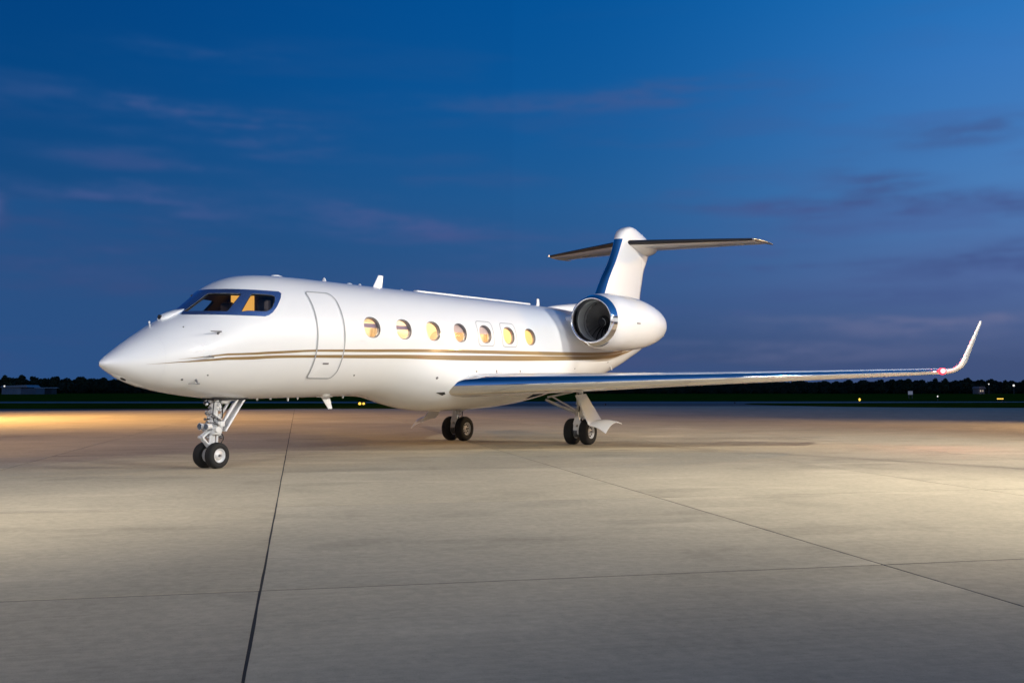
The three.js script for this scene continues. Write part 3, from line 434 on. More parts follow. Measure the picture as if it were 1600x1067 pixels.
// engines
for (const s of [1, -1]) {
  const e = new THREE.Group(); e.name = 'engine'; e.position.set(9.98, 2.935, 1.75 * s); e.rotation.y = 0.02 * s; jet.add(e);
  const lathe = (pts, seg = 72) => { const g = new THREE.LatheGeometry(pts.map(([x, r]) => new THREE.Vector2(r, x)), seg); g.rotateZ(-Math.PI / 2); return g; };
  const cowl = pchip([0, 0.05, 0.2, 0.5, 1.0, 1.6, 2.2, 2.7, 3.1, 3.45, 3.7], [0.53, 0.572, 0.625, 0.673, 0.70, 0.70, 0.68, 0.635, 0.575, 0.505, 0.44]);
  const cp = []; for (let k = 0; k <= 40; k++) { const x = lerp(0.2, 3.7, k / 40); cp.push([x, cowl(x)]); }
  cp.push([3.7, 0.42], [3.4, 0.4], [2.6, 0.4]);
  part('cowling', lathe(cp), M.white, e);
  part('inlet_lip', lathe([[0.26, 0.488], [0.16, 0.485], [0.08, 0.49], [0.03, 0.503], [0.006, 0.516], [0, 0.53], [0.004, 0.543], [0.02, 0.558], [0.05, 0.573], [0.1, 0.592], [0.2, cowl(0.2) + 0.0015]]), M.chrome, e);
  part('inlet_duct', lathe([[0.26, 0.487], [0.45, 0.492], [0.62, 0.505], [0.78, 0.51]]), M.duct, e);
  part('fan_case', lathe([[0.62, 0.503], [0.64, 0.494], [0.66, 0.506]]), M.gearGrey, e);
  part('fan_backing', lathe([[0.95, 0], [0.95, 0.51], [0.78, 0.511]]), M.dark, e);
  const bl = (() => { const rows = []; for (let k = 0; k <= 8; k++) { const t = k / 8, r = lerp(0.15, 0.497, t), tw = lerp(0.45, 1.1, t), ch = lerp(0.13, 0.19, Math.sin(t * 2.2)), row = []; for (let j = 0; j <= 5; j++) { const q = j / 5 - 0.5; row.push(V(0.76 + ch * q * Math.cos(tw) + 0.02 * Math.sin(t * 3), r, ch * q * Math.sin(tw) + 0.05 * Math.sin(t * 2.6))); } rows.push(row); } return gridGeo(rows); })();
  for (let k = 0; k < 22; k++) { const b = part('fan_blade', bl, M.blade, e); b.rotation.x = k / 22 * 2 * Math.PI; }
  part('spinner', lathe([[0.5, 0], [0.515, 0.03], [0.56, 0.075], [0.64, 0.12], [0.74, 0.15], [0.84, 0.155]]), M.dark, e);
  part('spinner_mark', tube([[0.562, 0.07, 0.035], [0.585, 0.02, 0.09], [0.62, -0.07, 0.09], [0.66, -0.125, 0.01]], 0.006), M.alu, e);
  part('exhaust_cone', lathe([[2.8, 0.2], [3.5, 0.17], [3.85, 0.03], [3.87, 0]]), M.gearGrey, e);
  part('cowling_seam', lathe([[1.32, cowl(1.32) + 0.0015], [1.326, cowl(1.326) + 0.0015]]), std({ color: lin(0.6, 0.6, 0.59), roughness: 0.5 }), e);
  part('cowling_seam', lathe([[3.0, cowl(3.0) + 0.0015], [3.006, cowl(3.006) + 0.0015]]), std({ color: lin(0.6, 0.6, 0.59), roughness: 0.5 }), e);
  { const g = box(0.2, 0.035, 0.02, 0, 0, 0, 0.008); g.translate(1.25, -0.05, 0.699 * s); part('cowling_latch', g, M.rim, e); const g2 = box(0.12, 0.03, 0.02, 0, 0, 0, 0.008); g2.translate(3.5, -0.28, 0.41 * s); part('cowling_latch', g2, M.rim, e); }
  { const L = []; for (let k = 0; k <= 16; k++) { const a = lerp(-1.75, -0.95, k / 16), q = 0.05 * Math.sin(k / 16 * Math.PI); L.push([0, 1].map((t) => { const x = 0.24 + (t ? q : -q * 0.3), r = cowl(x) + 0.003; return V(x, r * Math.sin(a), r * Math.cos(a) * s); })); } part('cooling_slot', gridGeo(L), M.dark, e); }
  // pylon
  const py = spread([[0, 10.55, 3.9, 0.36], [1, 10.35, 3.9, 0.34]], 6).map(([t, xl, ch, th]) => { const z = lerp(0.55, 1.165, t); const o = []; for (const x of foilX) o.push(V(xl + x * ch, 3.0 + th / 2 * foilT(x) * 2, z)); for (let i = foilX.length - 2; i > 0; i--) o.push(V(xl + foilX[i] * ch, 3.0 - th / 2 * foilT(foilX[i]) * 2, z)); return o; });
  let pg = gridGeo(py, true); if (s < 0) pg = mirrorZ(pg); part('pylon', pg, M.white, jet);
}
// wheels: axle along Z, tyre and rim
const lz = (pts, seg = 48) => { const g = new THREE.LatheGeometry(pts.map(([z, r]) => new THREE.Vector2(r, z)), seg); g.rotateX(Math.PI / 2); return g; };
function wheel(parent, x, y, z, r, w, rimR, out, n = 9) { // out: +1 / -1, the side that shows the hub
  const h = w / 2, tg = lz([[-h * 0.82, rimR], [-h * 0.98, rimR + (r - rimR) * 0.3], [-h, rimR + (r - rimR) * 0.55], [-h * 0.88, r - (r - rimR) * 0.16], [-h * 0.62, r - 0.008], [-h * 0.5, r - 0.003], [-h * 0.47, r - 0.009], [-h * 0.44, r - 0.002], [-h * 0.2, r], [-h * 0.18, r - 0.007], [-h * 0.15, r], [h * 0.15, r], [h * 0.18, r - 0.007], [h * 0.2, r], [h * 0.44, r - 0.002], [h * 0.47, r - 0.009], [h * 0.5, r - 0.003], [h * 0.62, r - 0.008], [h * 0.88, r - (r - rimR) * 0.16], [h, rimR + (r - rimR) * 0.55], [h * 0.98, rimR + (r - rimR) * 0.3], [h * 0.82, rimR]]);
  part('tyre', tg.translate(x, y, z), M.rubber, parent);
  const rim = merge([lz([[-h * 0.8, rimR * 0.2], [-h * 0.7, rimR * 0.93], [-h * 0.86, rimR * 0.98], [-h * 0.86, rimR * 1.03], [0, rimR], [h * 0.86, rimR * 1.03], [h * 0.86, rimR * 0.98], [h * 0.72, rimR * 0.93], [h * 0.5, rimR * 0.86], [h * 0.42, rimR * 0.6], [h * 0.6, rimR * 0.42], [h * 0.75, rimR * 0.3], [h * 0.78, 0.001]])]);
  if (out < 0) rim.rotateY(Math.PI); part('wheel_rim', rim.translate(x, y, z), M.gear, parent);
  const holes = []; for (let k = 0; k < n; k++) { const a = k / n * 2 * Math.PI; const c = new THREE.CylinderGeometry(rimR * 0.12, rimR * 0.12, 0.02, 14); c.rotateX(Math.PI / 2); c.translate(x + Math.cos(a) * rimR * 0.66, y + Math.sin(a) * rimR * 0.66, z + out * h * 0.475); holes.push(c); }
  if (n) part('rim_holes', merge(holes), M.dark, parent); else part('rim_ring', lz([[-0.006, rimR * 0.38], [0.004, rimR * 0.4], [0.004, rimR * 0.62], [-0.006, rimR * 0.64]], 32).translate(x, y, z + out * h * 0.5), M.alu, parent);
  part('hub_cap', (() => { const c = new THREE.CylinderGeometry(rimR * 0.17, rimR * 0.22, 0.03, 18); c.rotateX(out * Math.PI / 2); c.translate(x, y, z + out * (h * 0.8 + 0.008)); return c; })(), M.gearGrey, parent);
}
{ // nose gear
  const g = new THREE.Group(); g.name = 'nose_landing_gear'; jet.add(g); const gy = groundY(0), r = 0.212, ay = gy + r - 0.004;
  wheel(g, 0, ay, 0.142, r, 0.155, 0.112, 1, 0); wheel(g, 0, ay, -0.142, r, 0.155, 0.112, -1, 0);
  part('axle', rod([0, ay, -0.2], [0, ay, 0.2], 0.028), M.alu, g);
  part('fork', merge([rod([0, ay, 0], [0.03, ay + 0.34, 0], 0.05, 0.045), box(0.1, 0.1, 0.14, 0, ay + 0.02, 0, 0.03), rod([-0.06, ay + 0.05, 0.03], [-0.05, ay + 0.33, 0.05], 0.028, 0.024), rod([0.09, ay + 0.06, 0.03], [0.08, ay + 0.32, 0.05], 0.022, 0.02)]), M.gear, g);
  part('oleo', rod([0.025, ay + 0.28, 0], [0.05, ay + 0.62, 0], 0.036), M.chrome, g);
  part('strut', merge([rod([0.045, ay + 0.44, 0], [0.075, 1.3, 0], 0.06, 0.068), rod([0.045, ay + 0.44, 0], [0.045, ay + 0.5, 0], 0.085, 0.085, 20), rod([0.06, 0.93, 0], [0.062, 0.98, 0], 0.086, 0.086, 20), rod([0.07, 1.1, 0], [0.072, 1.16, 0], 0.085, 0.085, 20)]), M.gear, g);
  part('steering_unit', merge([box(0.2, 0.15, 0.24, 0.04, ay + 0.4, 0, 0.04), rod([0.0, ay + 0.42, -0.17], [0.0, ay + 0.42, 0.17], 0.048), box(0.12, 0.1, 0.12, 0.12, ay + 0.5, 0.08, 0.03)]), M.gear, g);
  part('torque_link', merge([rod([-0.02, ay + 0.42, 0.04], [-0.2, ay + 0.3, 0.03], 0.022), rod([-0.02, ay + 0.42, -0.04], [-0.2, ay + 0.3, -0.03], 0.022), rod([-0.2, ay + 0.3, 0.03], [-0.03, ay + 0.12, 0.03], 0.02), rod([-0.2, ay + 0.3, -0.03], [-0.03, ay + 0.12, -0.03], 0.02), rod([-0.2, ay + 0.3, -0.06], [-0.2, ay + 0.3, 0.06], 0.022)]), M.gear, g);
  const taxi = part('taxi_light_housing', merge([0.075, -0.075].map((z) => { const c = new THREE.CylinderGeometry(0.058, 0.04, 0.1, 20); c.rotateZ(Math.PI / 2); c.translate(-0.12, ay + 0.47, z); return c; })), M.gear, g);
  part('taxi_light_lens', merge([0.075, -0.075].map((z) => { const c = new THREE.CylinderGeometry(0.05, 0.05, 0.006, 20); c.rotateZ(Math.PI / 2); c.translate(-0.172, ay + 0.47, z); return c; })), M.chrome, taxi === null ? g : g);
  part('drag_brace', merge([rod([0.13, ay + 0.46, 0.07], [0.5, 1.27, 0.09], 0.024), rod([0.13, ay + 0.46, -0.07], [0.5, 1.27, -0.09], 0.024), rod([0.08, 1.2, 0.05], [0.46, 1.26, 0.07], 0.034), rod([0.08, 1.2, -0.05], [0.46, 1.26, -0.07], 0.034), box(0.1, 0.1, 0.16, 0.26, 1.22, 0, 0.03)]), M.gear, g);
  part('gear_door', (() => { const q = box(0.035, 0.66, 0.24, 0, 0, 0, 0.015); q.rotateZ(-0.67); q.translate(0.41, 0.98, 0); return q; })(), M.white, g);
  part('hydraulic_lines', merge([tube([[0.13, 1.22, 0.07], [0.15, 1.0, 0.1], [0.09, 0.85, 0.1], [0.1, 0.72, 0.07]], 0.01), tube([[0.0, 1.22, 0.07], [-0.04, 1.0, 0.09], [0.0, 0.85, 0.08]], 0.009), tube([[0.1, 0.75, 0.08], [0.15, 0.62, 0.12], [0.1, 0.5, 0.08], [0.03, ay + 0.1, 0.05]], 0.009)]), M.dark, g);
  const bits = [], bits2 = []; for (let k = 0; k < 110; k++) { const yy = lerp(ay + 0.28, 1.24, rnd()), a = rnd() * 6.28, rr = 0.08 + rnd() * 0.06, s = 0.009 + rnd() * 0.02; const b = rnd() < 0.5 ? new THREE.SphereGeometry(s, 8, 6) : new THREE.CylinderGeometry(s * 0.8, s * 0.8, s * 2.2, 9).rotateX(rnd() * 3).rotateZ(rnd() * 3); b.translate(0.05 + Math.cos(a) * rr, yy, Math.sin(a) * rr); (rnd() < 0.6 ? bits : bits2).push(b); }
  part('strut_fittings', merge(bits), M.gear, g); part('strut_fittings', merge(bits2), M.gearGrey, g);
  part('nose_gear_bay', box(0.75, 0.02, 0.3, 0.3, 1.247, 0, 0.005), M.dark, g);
}
for (const s of [1, -1]) { // main gear
  const g = new THREE.Group(); g.name = 'main_landing_gear'; jet.add(g); const gy = groundY(WB), r = 0.305, ay = gy + r - 0.005, z0 = 1.755 * s;
  wheel(g, WB, ay, z0 + 0.2, r, 0.215, 0.155, 1); wheel(g, WB, ay, z0 - 0.2, r, 0.215, 0.155, -1);
  part('axle', rod([WB, ay, z0 - 0.26], [WB, ay, z0 + 0.26], 0.045), M.alu, g);
  part('oleo', rod([WB, ay, z0], [WB, ay + 0.52, z0], 0.05), M.chrome, g);
  part('strut', merge([rod([WB, ay + 0.36, z0], [WB, 1.42, z0], 0.075, 0.082, 20), rod([WB, ay + 0.34, z0], [WB, ay + 0.42, z0], 0.092, 0.092, 20), box(0.16, 0.14, 0.12, WB, ay, z0, 0.03), rod([WB - 0.2, 1.3, z0], [WB + 0.25, 1.3, z0], 0.06)]), M.gear, g);
  const X = WB - 0.1;
  const tl = new THREE.Shape([[-0.11, -0.16], [0.11, -0.16], [0.09, 0], [0.035, 0.16], [0.035, 0.26], [-0.035, 0.26], [-0.035, 0.16], [-0.09, 0]].map((p) => new THREE.Vector2(...p))); tl.holes.push(new THREE.Path([[-0.04, -0.09], [0.04, -0.09], [0.03, -0.02], [-0.03, -0.02]].map((p) => new THREE.Vector2(...p))));
  part('torque_link', (() => { const q = new THREE.ExtrudeGeometry(tl, { depth: 0.04, bevelEnabled: true, bevelSize: 0.008, bevelThickness: 0.008, bevelSegments: 2 }); q.rotateY(-Math.PI / 2); q.translate(WB - 0.12, ay + 0.2, z0); return q; })(), M.gear, g);
  part('side_brace', merge([rod([WB - 0.02, 0.72, z0 - 0.06 * s], [WB - 0.12, 1.04, z0 - 0.86 * s], 0.03), rod([WB + 0.08, 0.74, z0 - 0.06 * s], [WB + 0.12, 1.1, z0 - 0.8 * s], 0.02), rod([WB - 0.05, 1.25, z0 - 0.03 * s], [WB - 0.12, 1.1, z0 - 0.8 * s], 0.024)]), M.gear, g);
  part('brake_unit', merge([0.1, -0.1].map((dz) => lz([[-0.05, 0.06], [-0.05, 0.135], [0.05, 0.135], [0.05, 0.06]], 28).translate(WB, ay, z0 + dz))), M.gearGrey, g);
  part('brake_lines', merge([tube([[WB - 0.08, 1.2, z0], [WB - 0.11, 0.9, z0 + 0.05], [WB - 0.12, 0.6, z0 + 0.02], [WB - 0.06, ay + 0.1, z0 + 0.09]], 0.012), tube([[WB + 0.08, 1.2, z0 + 0.04], [WB + 0.1, 0.8, z0 + 0.09], [WB, ay + 0.12, z0 + 0.1]], 0.012)]), M.dark, g);
  const bits = []; for (let k = 0; k < 18; k++) { const yy = lerp(ay + 0.3, 0.95, rnd()), a = rnd() * 6.28, s2 = 0.02 + rnd() * 0.022; bits.push(new THREE.SphereGeometry(s2, 8, 6).translate(WB + Math.cos(a) * 0.09, yy, z0 + Math.sin(a) * 0.09)); } part('strut_fittings', merge(bits), M.gear, g);
  // gear door: a flat panel hung along the leg and a curved lower panel
  const quad = (A, B, C, D, th) => { const rows = [[A, B], [D, C]]; const n = B.clone().sub(A).cross(D.clone().sub(A)).normalize().multiplyScalar(th); const up = [A, B, C, D], lo = up.map((v) => v.clone().add(n)), p = [], id = [0, 1, 2, 0, 2, 3, 6, 5, 4, 7, 6, 4, 0, 4, 5, 0, 5, 1, 1, 5, 6, 1, 6, 2, 2, 6, 7, 2, 7, 3, 3, 7, 4, 3, 4, 0]; void rows; [...up, ...lo].forEach((v) => p.push(v.x, v.y, v.z)); const q = new THREE.BufferGeometry(); q.setAttribute('position', new THREE.Float32BufferAttribute(p, 3)); q.setIndex(id); const f = q.toNonIndexed(); f.computeVertexNormals(); f.setAttribute('uv', new THREE.Float32BufferAttribute(new Array(f.attributes.position.count * 2).fill(0), 2)); return f; };
  const Z = (z) => z * s;
  const A = V(8.86, 1.16, Z(1.93)), B = V(9.36, 1.18, Z(1.93)), C = V(9.3, 0.575, Z(2.36)), D = V(8.7, 0.5, Z(2.35));
  part('gear_door', quad(A, B, C, D, 0.025), M.white, g);
  const rows = []; for (let k = 0; k <= 12; k++) { const t = k / 12, r2 = []; for (let j = 0; j <= 10; j++) { const q = j / 10, b = D.clone().lerp(C, q), e = V(8.74, 0.33, Z(2.74)).lerp(V(9.45, 0.5, Z(2.8)), q); const m = b.lerp(e, t); m.y += 0.13 * Math.sin(q * Math.PI) * (0.35 + 0.65 * t) - 0.0 + 0.03 * Math.sin(t * Math.PI); r2.push(m); } rows.push(r2); }
  const lowP = gridGeo(rows), lowQ = gridGeo(rows.map((rw) => rw.map((v) => v.clone().add(V(0, -0.022, 0)))));
  const rim = []; const edge = [...rows[0], ...rows.slice(1).map((q) => q[10]), ...rows[12].slice(0, 10).reverse(), ...rows.slice(1, 12).map((q) => q[0]).reverse()]; for (const v of [...edge, edge[0]]) rim.push([v.clone(), v.clone().add(V(0, -0.022, 0))]);
  part('lower_gear_door', merge([lowP, lowQ, gridGeo(rim)]), M.white, g);
}

/* ------------------------------------------------------------------ unseen lamps outside the frame, placed to light the apron and jet */
function unseenFlood(pos, target, color, cd, angle, pen, lens, label, group) {
  const P = V(...pos), T = V(...target), g = top('unseen_floodlight_mast', label, 'floodlight', [P.x, 0, P.z], 0);
  part('mast', merge([rod([0, 0, 0], [0, P.y - 0.35, 0], 0.11, 0.06), rod([0, 0, 0], [0, 0.12, 0], 0.22, 0.22)]), M.post, g);
  part('cross_arm', box(0.9, 0.08, 0.08, 0, P.y - 0.32, 0, 0.02), M.post, g);
  const head = new THREE.Group(); head.name = 'lamp_head'; head.position.set(0, P.y, 0); head.lookAt(T.clone().sub(V(P.x, 0, P.z))); g.add(head);
  head.quaternion.setFromRotationMatrix(new THREE.Matrix4().lookAt(T, P, UPY));
  part('lamp_housing', box(0.8, 0.5, 0.3, 0, 0, -0.17, 0.05), M.post, head);
  part('lamp_lens', box(0.72, 0.42, 0.02, 0, 0, 0.0, 0.005), lens, head);
  const L = new THREE.SpotLight(color, cd, 0, angle, pen, 2); const dir = T.clone().sub(P).normalize(); L.position.copy(P).addScaledVector(dir, 0.06); L.target.position.copy(T); L.castShadow = true; L.shadow.radius = 5; scene.add(L, L.target);
  return g;
}
unseenFlood([-19.5, 6.5, 7.2], [3, 0.8, -3], new THREE.Color(1, 0.975, 0.965), 470, 0.82, 1, M.floodLens, 'unseen floodlight mast off the nose, lighting the nose from the left');
unseenFlood([-10.5, 9, -0.5], [-6.2, 0, 1.2], new THREE.Color(1, 0.96, 0.91), 410, 0.5, 1, M.floodLens, 'unseen floodlight mast lighting the concrete ahead of the nose');
unseenFlood([2, 8.5, 25], [6, 1.5, 0], new THREE.Color(1, 0.985, 0.93), 850, 0.82, 1, M.floodLens, 'unseen floodlight mast abeam the cabin door, lighting the left side of the jet');
unseenFlood([14, 9, 23], [10, 2.2, 0], new THREE.Color(1, 0.965, 0.89), 1260, 0.72, 1, M.floodLens, 'unseen floodlight mast abeam the left wing tip, lighting the rear of the jet');
unseenFlood([5, 9, 16.5], [1.6, 0, 11.4], new THREE.Color(1, 0.95, 0.86), 400, 0.5, 1, M.floodLens, 'unseen floodlight mast lighting the concrete beside the left wing');
unseenFlood([3, 10, -36], [11, 0, -31], new THREE.Color(1, 0.57, 0.19), 5600, 1.0, 1, M.sodiumLens, 'unseen orange sodium lamp mast beyond the nose, lighting the far left concrete');
unseenFlood([-6, 9, -14], [4, 0, -9.5], new THREE.Color(1, 0.66, 0.4), 430, 0.8, 1, M.sodiumLens, 'unseen orange sodium lamp mast ahead of the nose, lighting the concrete beyond the nose wheels');
unseenFlood([33, 9, 20], [22, 0, 9], new THREE.Color(1, 0.64, 0.27), 1150, 0.95, 1, M.sodiumLens, 'unseen orange sodium lamp mast behind the left wing, lighting the concrete at the right');

{ // unseen hangar; its glowing doors shine in the leading edges and light the jet
  const g = top('unseen_hangar', 'unseen white hangar behind the camera, its tall glowing doors lighting the jet', 'hangar', [4, 0, 38]);
  const sheetMetal = std({ color: lin(0.62, 0.63, 0.64), roughness: 0.6 }), glow = std({ color: lin(0.5, 0.5, 0.5), emissive: lin(1, 0.95, 0.87), emissiveIntensity: 0.85 });
  part('wall', box(90, 12, 24, 0, 6, 12.2, 0.05), sheetMetal, g); part('roof', box(92, 0.5, 26, 0, 12.3, 12.2, 0.1), M.post, g);
  for (let i = 0; i < 14; i++) { const d = part('hangar_door', box(5.4, 9, 0.12, -36.4 + i * 5.6, 4.55, 0.1, 0.02), sheetMetal, g); for (let k = 0; k < 3; k++) part('unseen_lit_pane', box(5.0, 2.5, 0.04, -36.4 + i * 5.6, 1.9 + k * 2.75, 0.02, 0.01), glow, d); }
}

/* ------------------------------------------------------------------ far side of the airfield */
const trunkMat = std({ color: lin(0.03, 0.024, 0.018), roughness: 1 });
const leafMats = [0, 1, 2].map((k) => std({ color: lin(0.026 + k * 0.006, 0.042 + k * 0.006, 0.02), roughness: 1 }));
function crownGeo(h, w, lobes, n) { // leaf clumps spread through a few overlapping masses
  const P = [], L = []; for (let k = 0; k < lobes; k++) { const t = rnd(), a = rnd() * 6.28, q = (0.15 + 0.85 * rnd()) * w * 0.34 * (1 - t * 0.6); L.push([Math.cos(a) * q, h * (0.34 + 0.52 * t), Math.sin(a) * q, w * (0.2 + 0.16 * rnd()) * (1 - t * 0.35), h * (0.13 + 0.09 * rnd())]); }
  for (let i = 0; i < n; i++) { const l = L[Math.floor(rnd() * L.length)], u = rnd() * 2 - 1, a = rnd() * 6.28, r = 0.55 + 0.5 * rnd(), s = Math.sqrt(1 - u * u), c = V(l[0] + l[3] * r * s * Math.cos(a), l[1] + l[4] * r * u, l[2] + l[3] * r * s * Math.sin(a)), sz = 0.35 + rnd() * 0.65;
    const A = V(rnd() - 0.5, rnd() - 0.5, rnd() - 0.5).normalize(), B = A.clone().cross(V(rnd() - 0.5, rnd() - 0.5, rnd() - 0.5)).normalize(); A.multiplyScalar(sz); B.multiplyScalar(sz * 0.7);
    const q = [c.clone().add(A), c.clone().add(B), c.clone().sub(A), c.clone().sub(B)]; for (const k of [0, 1, 2, 0, 2, 3]) P.push(q[k].x, q[k].y, q[k].z); }
  const g = new THREE.BufferGeometry(); g.setAttribute('position', new THREE.Float32BufferAttribute(P, 3)); g.setAttribute('uv', new THREE.Float32BufferAttribute(new Array(P.length / 3 * 2).fill(0), 2)); g.computeVertexNormals(); return g;
}
const protoCrowns = [0, 1, 2, 3, 4].map((k) => crownGeo(11, [8, 10, 7, 12, 6][k], 9 + k, 1500));
const protoTrunk = merge([rod([0, 0, 0], [0.15, 6.5, 0], 0.32, 0.14, 8), rod([0.1, 4, 0], [1.6, 7, 0.6], 0.14, 0.05, 6), rod([0.1, 4.6, 0], [-1.4, 7.6, -0.7], 0.13, 0.05, 6)]);
function tree(p, h, k, turn, label, group) { const g = top('tree', label, 'tree', [p.x, -0.06, p.z], turn, group); g.scale.setScalar(h / 11.7); part('trunk', protoTrunk, trunkMat, g); part('crown', protoCrowns[k], leafMats[k % 3], g); return g; }
// skyline read off the photograph: pixel column, height of the crown top
const leftSky = [[-30, 586], [10, 584], [33, 585], [52, 586], [70, 590], [86, 586], [104, 588], [118, 591], [131, 586], [146, 589], [162, 588], [178, 590], [195, 588], [215, 590], [240, 589]];
const rightSky = [[925, 600], [960, 598], [1000, 600], [1040, 598], [1080, 601], [1120, 600], [1160, 598], [1200, 600], [1240, 598], [1275, 599], [1305, 597], [1330, 598], [1350, 595], [1376, 596], [1396, 592], [1420, 590], [1440, 591], [1462, 590], [1475, 589], [1492, 592], [1511, 589], [1530, 592], [1548, 591], [1573, 592], [1600, 592], [1630, 591]];
for (const [list, d0, label, group] of [[leftSky, 430, 'dark tree in the skyline of the wood at the left, beyond the nose', 'trees in the wood at the left'], [rightSky, 380, 'dark tree in the skyline of the wood at the right, beyond the wing', 'trees in the wood at the right']])
  list.forEach(([u, v], i) => { const d = d0 + (rnd() - 0.5) * 24, p = at(u, 0, d, 0), h = CAM.y + (610.1 - v) / 1537 * d; tree(p, h, (i * 2 + Math.floor(rnd() * 2)) % 5, rnd() * 6, label, group); });
{ // the mass of the wood behind and between them
  const mk = (u0, u1, d, hmin, hmax, n, label) => { const im = new THREE.InstancedMesh(protoCrowns[1], leafMats[0], n), mt = new THREE.Matrix4(), q = new THREE.Quaternion(); for (let i = 0; i < n; i++) { const u = lerp(u0, u1, (i + rnd()) / n), dd = d + rnd() * 60 - 10, p = at(u, 0, dd, 0), h = lerp(hmin, hmax, rnd()) / 10.6; q.setFromAxisAngle(UPY, rnd() * 6.28); mt.compose(V(p.x, -3.2 * h, p.z), q, V(h * 1.3, h * 1.25, h * 1.3)); im.setMatrixAt(i, mt); } im.name = numbered('wood'); im.userData = { kind: 'stuff', label, category: 'wood' }; scene.add(im); return im; };
  mk(-420, 1010, 440, 5.6, 7.6, 230, 'dark mass of the wood at the left, beyond nose and fuselage'); mk(905, 2000, 395, 4.5, 5.7, 220, 'dark mass of the wood at the right, beyond the wing');
  mk(-420, 900, 432, 2.6, 3.6, 150, 'dark undergrowth along the foot of the left wood'); mk(900, 2000, 385, 2.2, 3.0, 150, 'dark undergrowth along the foot of the right wood');
}
// hangar at the far left
{
  const d = 330, p = at(28, 0, d, 0), turn = -YAW + 0.15, g = top('hangar', 'low blue-grey metal hangar at the far left under the trees', 'hangar', [p.x, -0.06, p.z], Math.PI / 2 - YAW - Math.PI / 2 + 0.0), k = d / 1537; void turn;
  const wall = std({ color: lin(0.24, 0.27, 0.3), roughness: 0.7 }), roof = std({ color: lin(0.3, 0.33, 0.36), roughness: 0.5, metalness: 0.3 });
  const W = 30 * k, H = 2.4;
  part('wall', box(2 * W * 0.5, H, 8, -W * 0.35, H / 2, -4, 0.02), wall, g);
  const rs = new THREE.Shape([[-W * 0.92, H], [W * 0.55, H], [W * 0.42, H + 0.75], [-W * 0.78, H + 0.45]].map((q) => new THREE.Vector2(...q))); part('roof', new THREE.ExtrudeGeometry(rs, { depth: 9, bevelEnabled: false }).translate(0, 0.003, -8.5), roof, g);
  part('annex', box(5, 2.1, 6, W * 0.55, 1.05, -3, 0.02), std({ color: lin(0.12, 0.14, 0.17), roughness: 0.8 }), g);
  for (let i = 0; i < 4; i++) part('hangar_door', box(1.15, 1.9, 0.06, -W * 0.72 + i * 1.25, 0.95, 0.03, 0.01), std({ color: lin(0.2, 0.23, 0.26), roughness: 0.7 }), g);
  const l = top('wall_lamp', 'small white lamp on the roof edge of the far left hangar', 'lamp', at(6.5, 603.3, d - 6, undefined).toArray()); part('lamp_housing', box(0.5, 0.3, 0.2, 0, 0.28, 0, 0.05), M.post, l); part('lamp_globe', new THREE.SphereGeometry(0.25, 14, 10), M.whiteLamp, l); part('bracket', rod([0, 0.3, 0], [0.3, 0.2, -3], 0.05), M.post, l);
  const q = at(68, 0, 345, 0), sh = top('shed', 'dark long shed with pale roof right of the far hangar', 'shed', [q.x, -0.06, q.z], -YAW); part('wall', box(5.5, 2.0, 4, 0, 1, -2, 0.02), std({ color: lin(0.05, 0.05, 0.05), roughness: 0.9 }), sh); part('roof', box(6.2, 0.22, 5, 0, 2.25, -2, 0.05), std({ color: lin(0.55, 0.55, 0.55), roughness: 0.6 }), sh); part('door', box(1, 1.7, 0.06, -1.2, 0.85, 0.03, 0.01), M.gearGrey, sh);
}
function farCar(u, d, label) { const p = at(u, 0, d, 0), g = top('parked_car', label, 'car', [p.x, -0.03, p.z], -YAW + 0.2); const paint = std({ color: lin(0.4, 0.38, 0.36), roughness: 0.35 });
  const sh = new THREE.Shape([[-2.1, 0.3], [-2.15, 0.75], [-1.2, 0.9], [-0.6, 1.4], [0.9, 1.42], [1.6, 0.95], [2.1, 0.85], [2.15, 0.3]].map((q) => new THREE.Vector2(...q))); part('body', new THREE.ExtrudeGeometry(sh, { depth: 1.6, bevelEnabled: true, bevelSize: 0.06, bevelThickness: 0.06, bevelSegments: 2 }).translate(0, 0, -0.8), paint, g);
  part('side_window', box(1.7, 0.36, 0.02, 0.15, 1.15, 0.875, 0.008), M.dark, g); for (const [x, z] of [[-1.3, 0.75], [1.3, 0.75], [-1.3, -0.75], [1.3, -0.75]]) part('wheel', new THREE.CylinderGeometry(0.33, 0.33, 0.24, 16).rotateX(Math.PI / 2).translate(x, 0.33, z), M.rubber, g); return g; }
farCar(41, 425, 'small pale car parked in front of the far hangar');
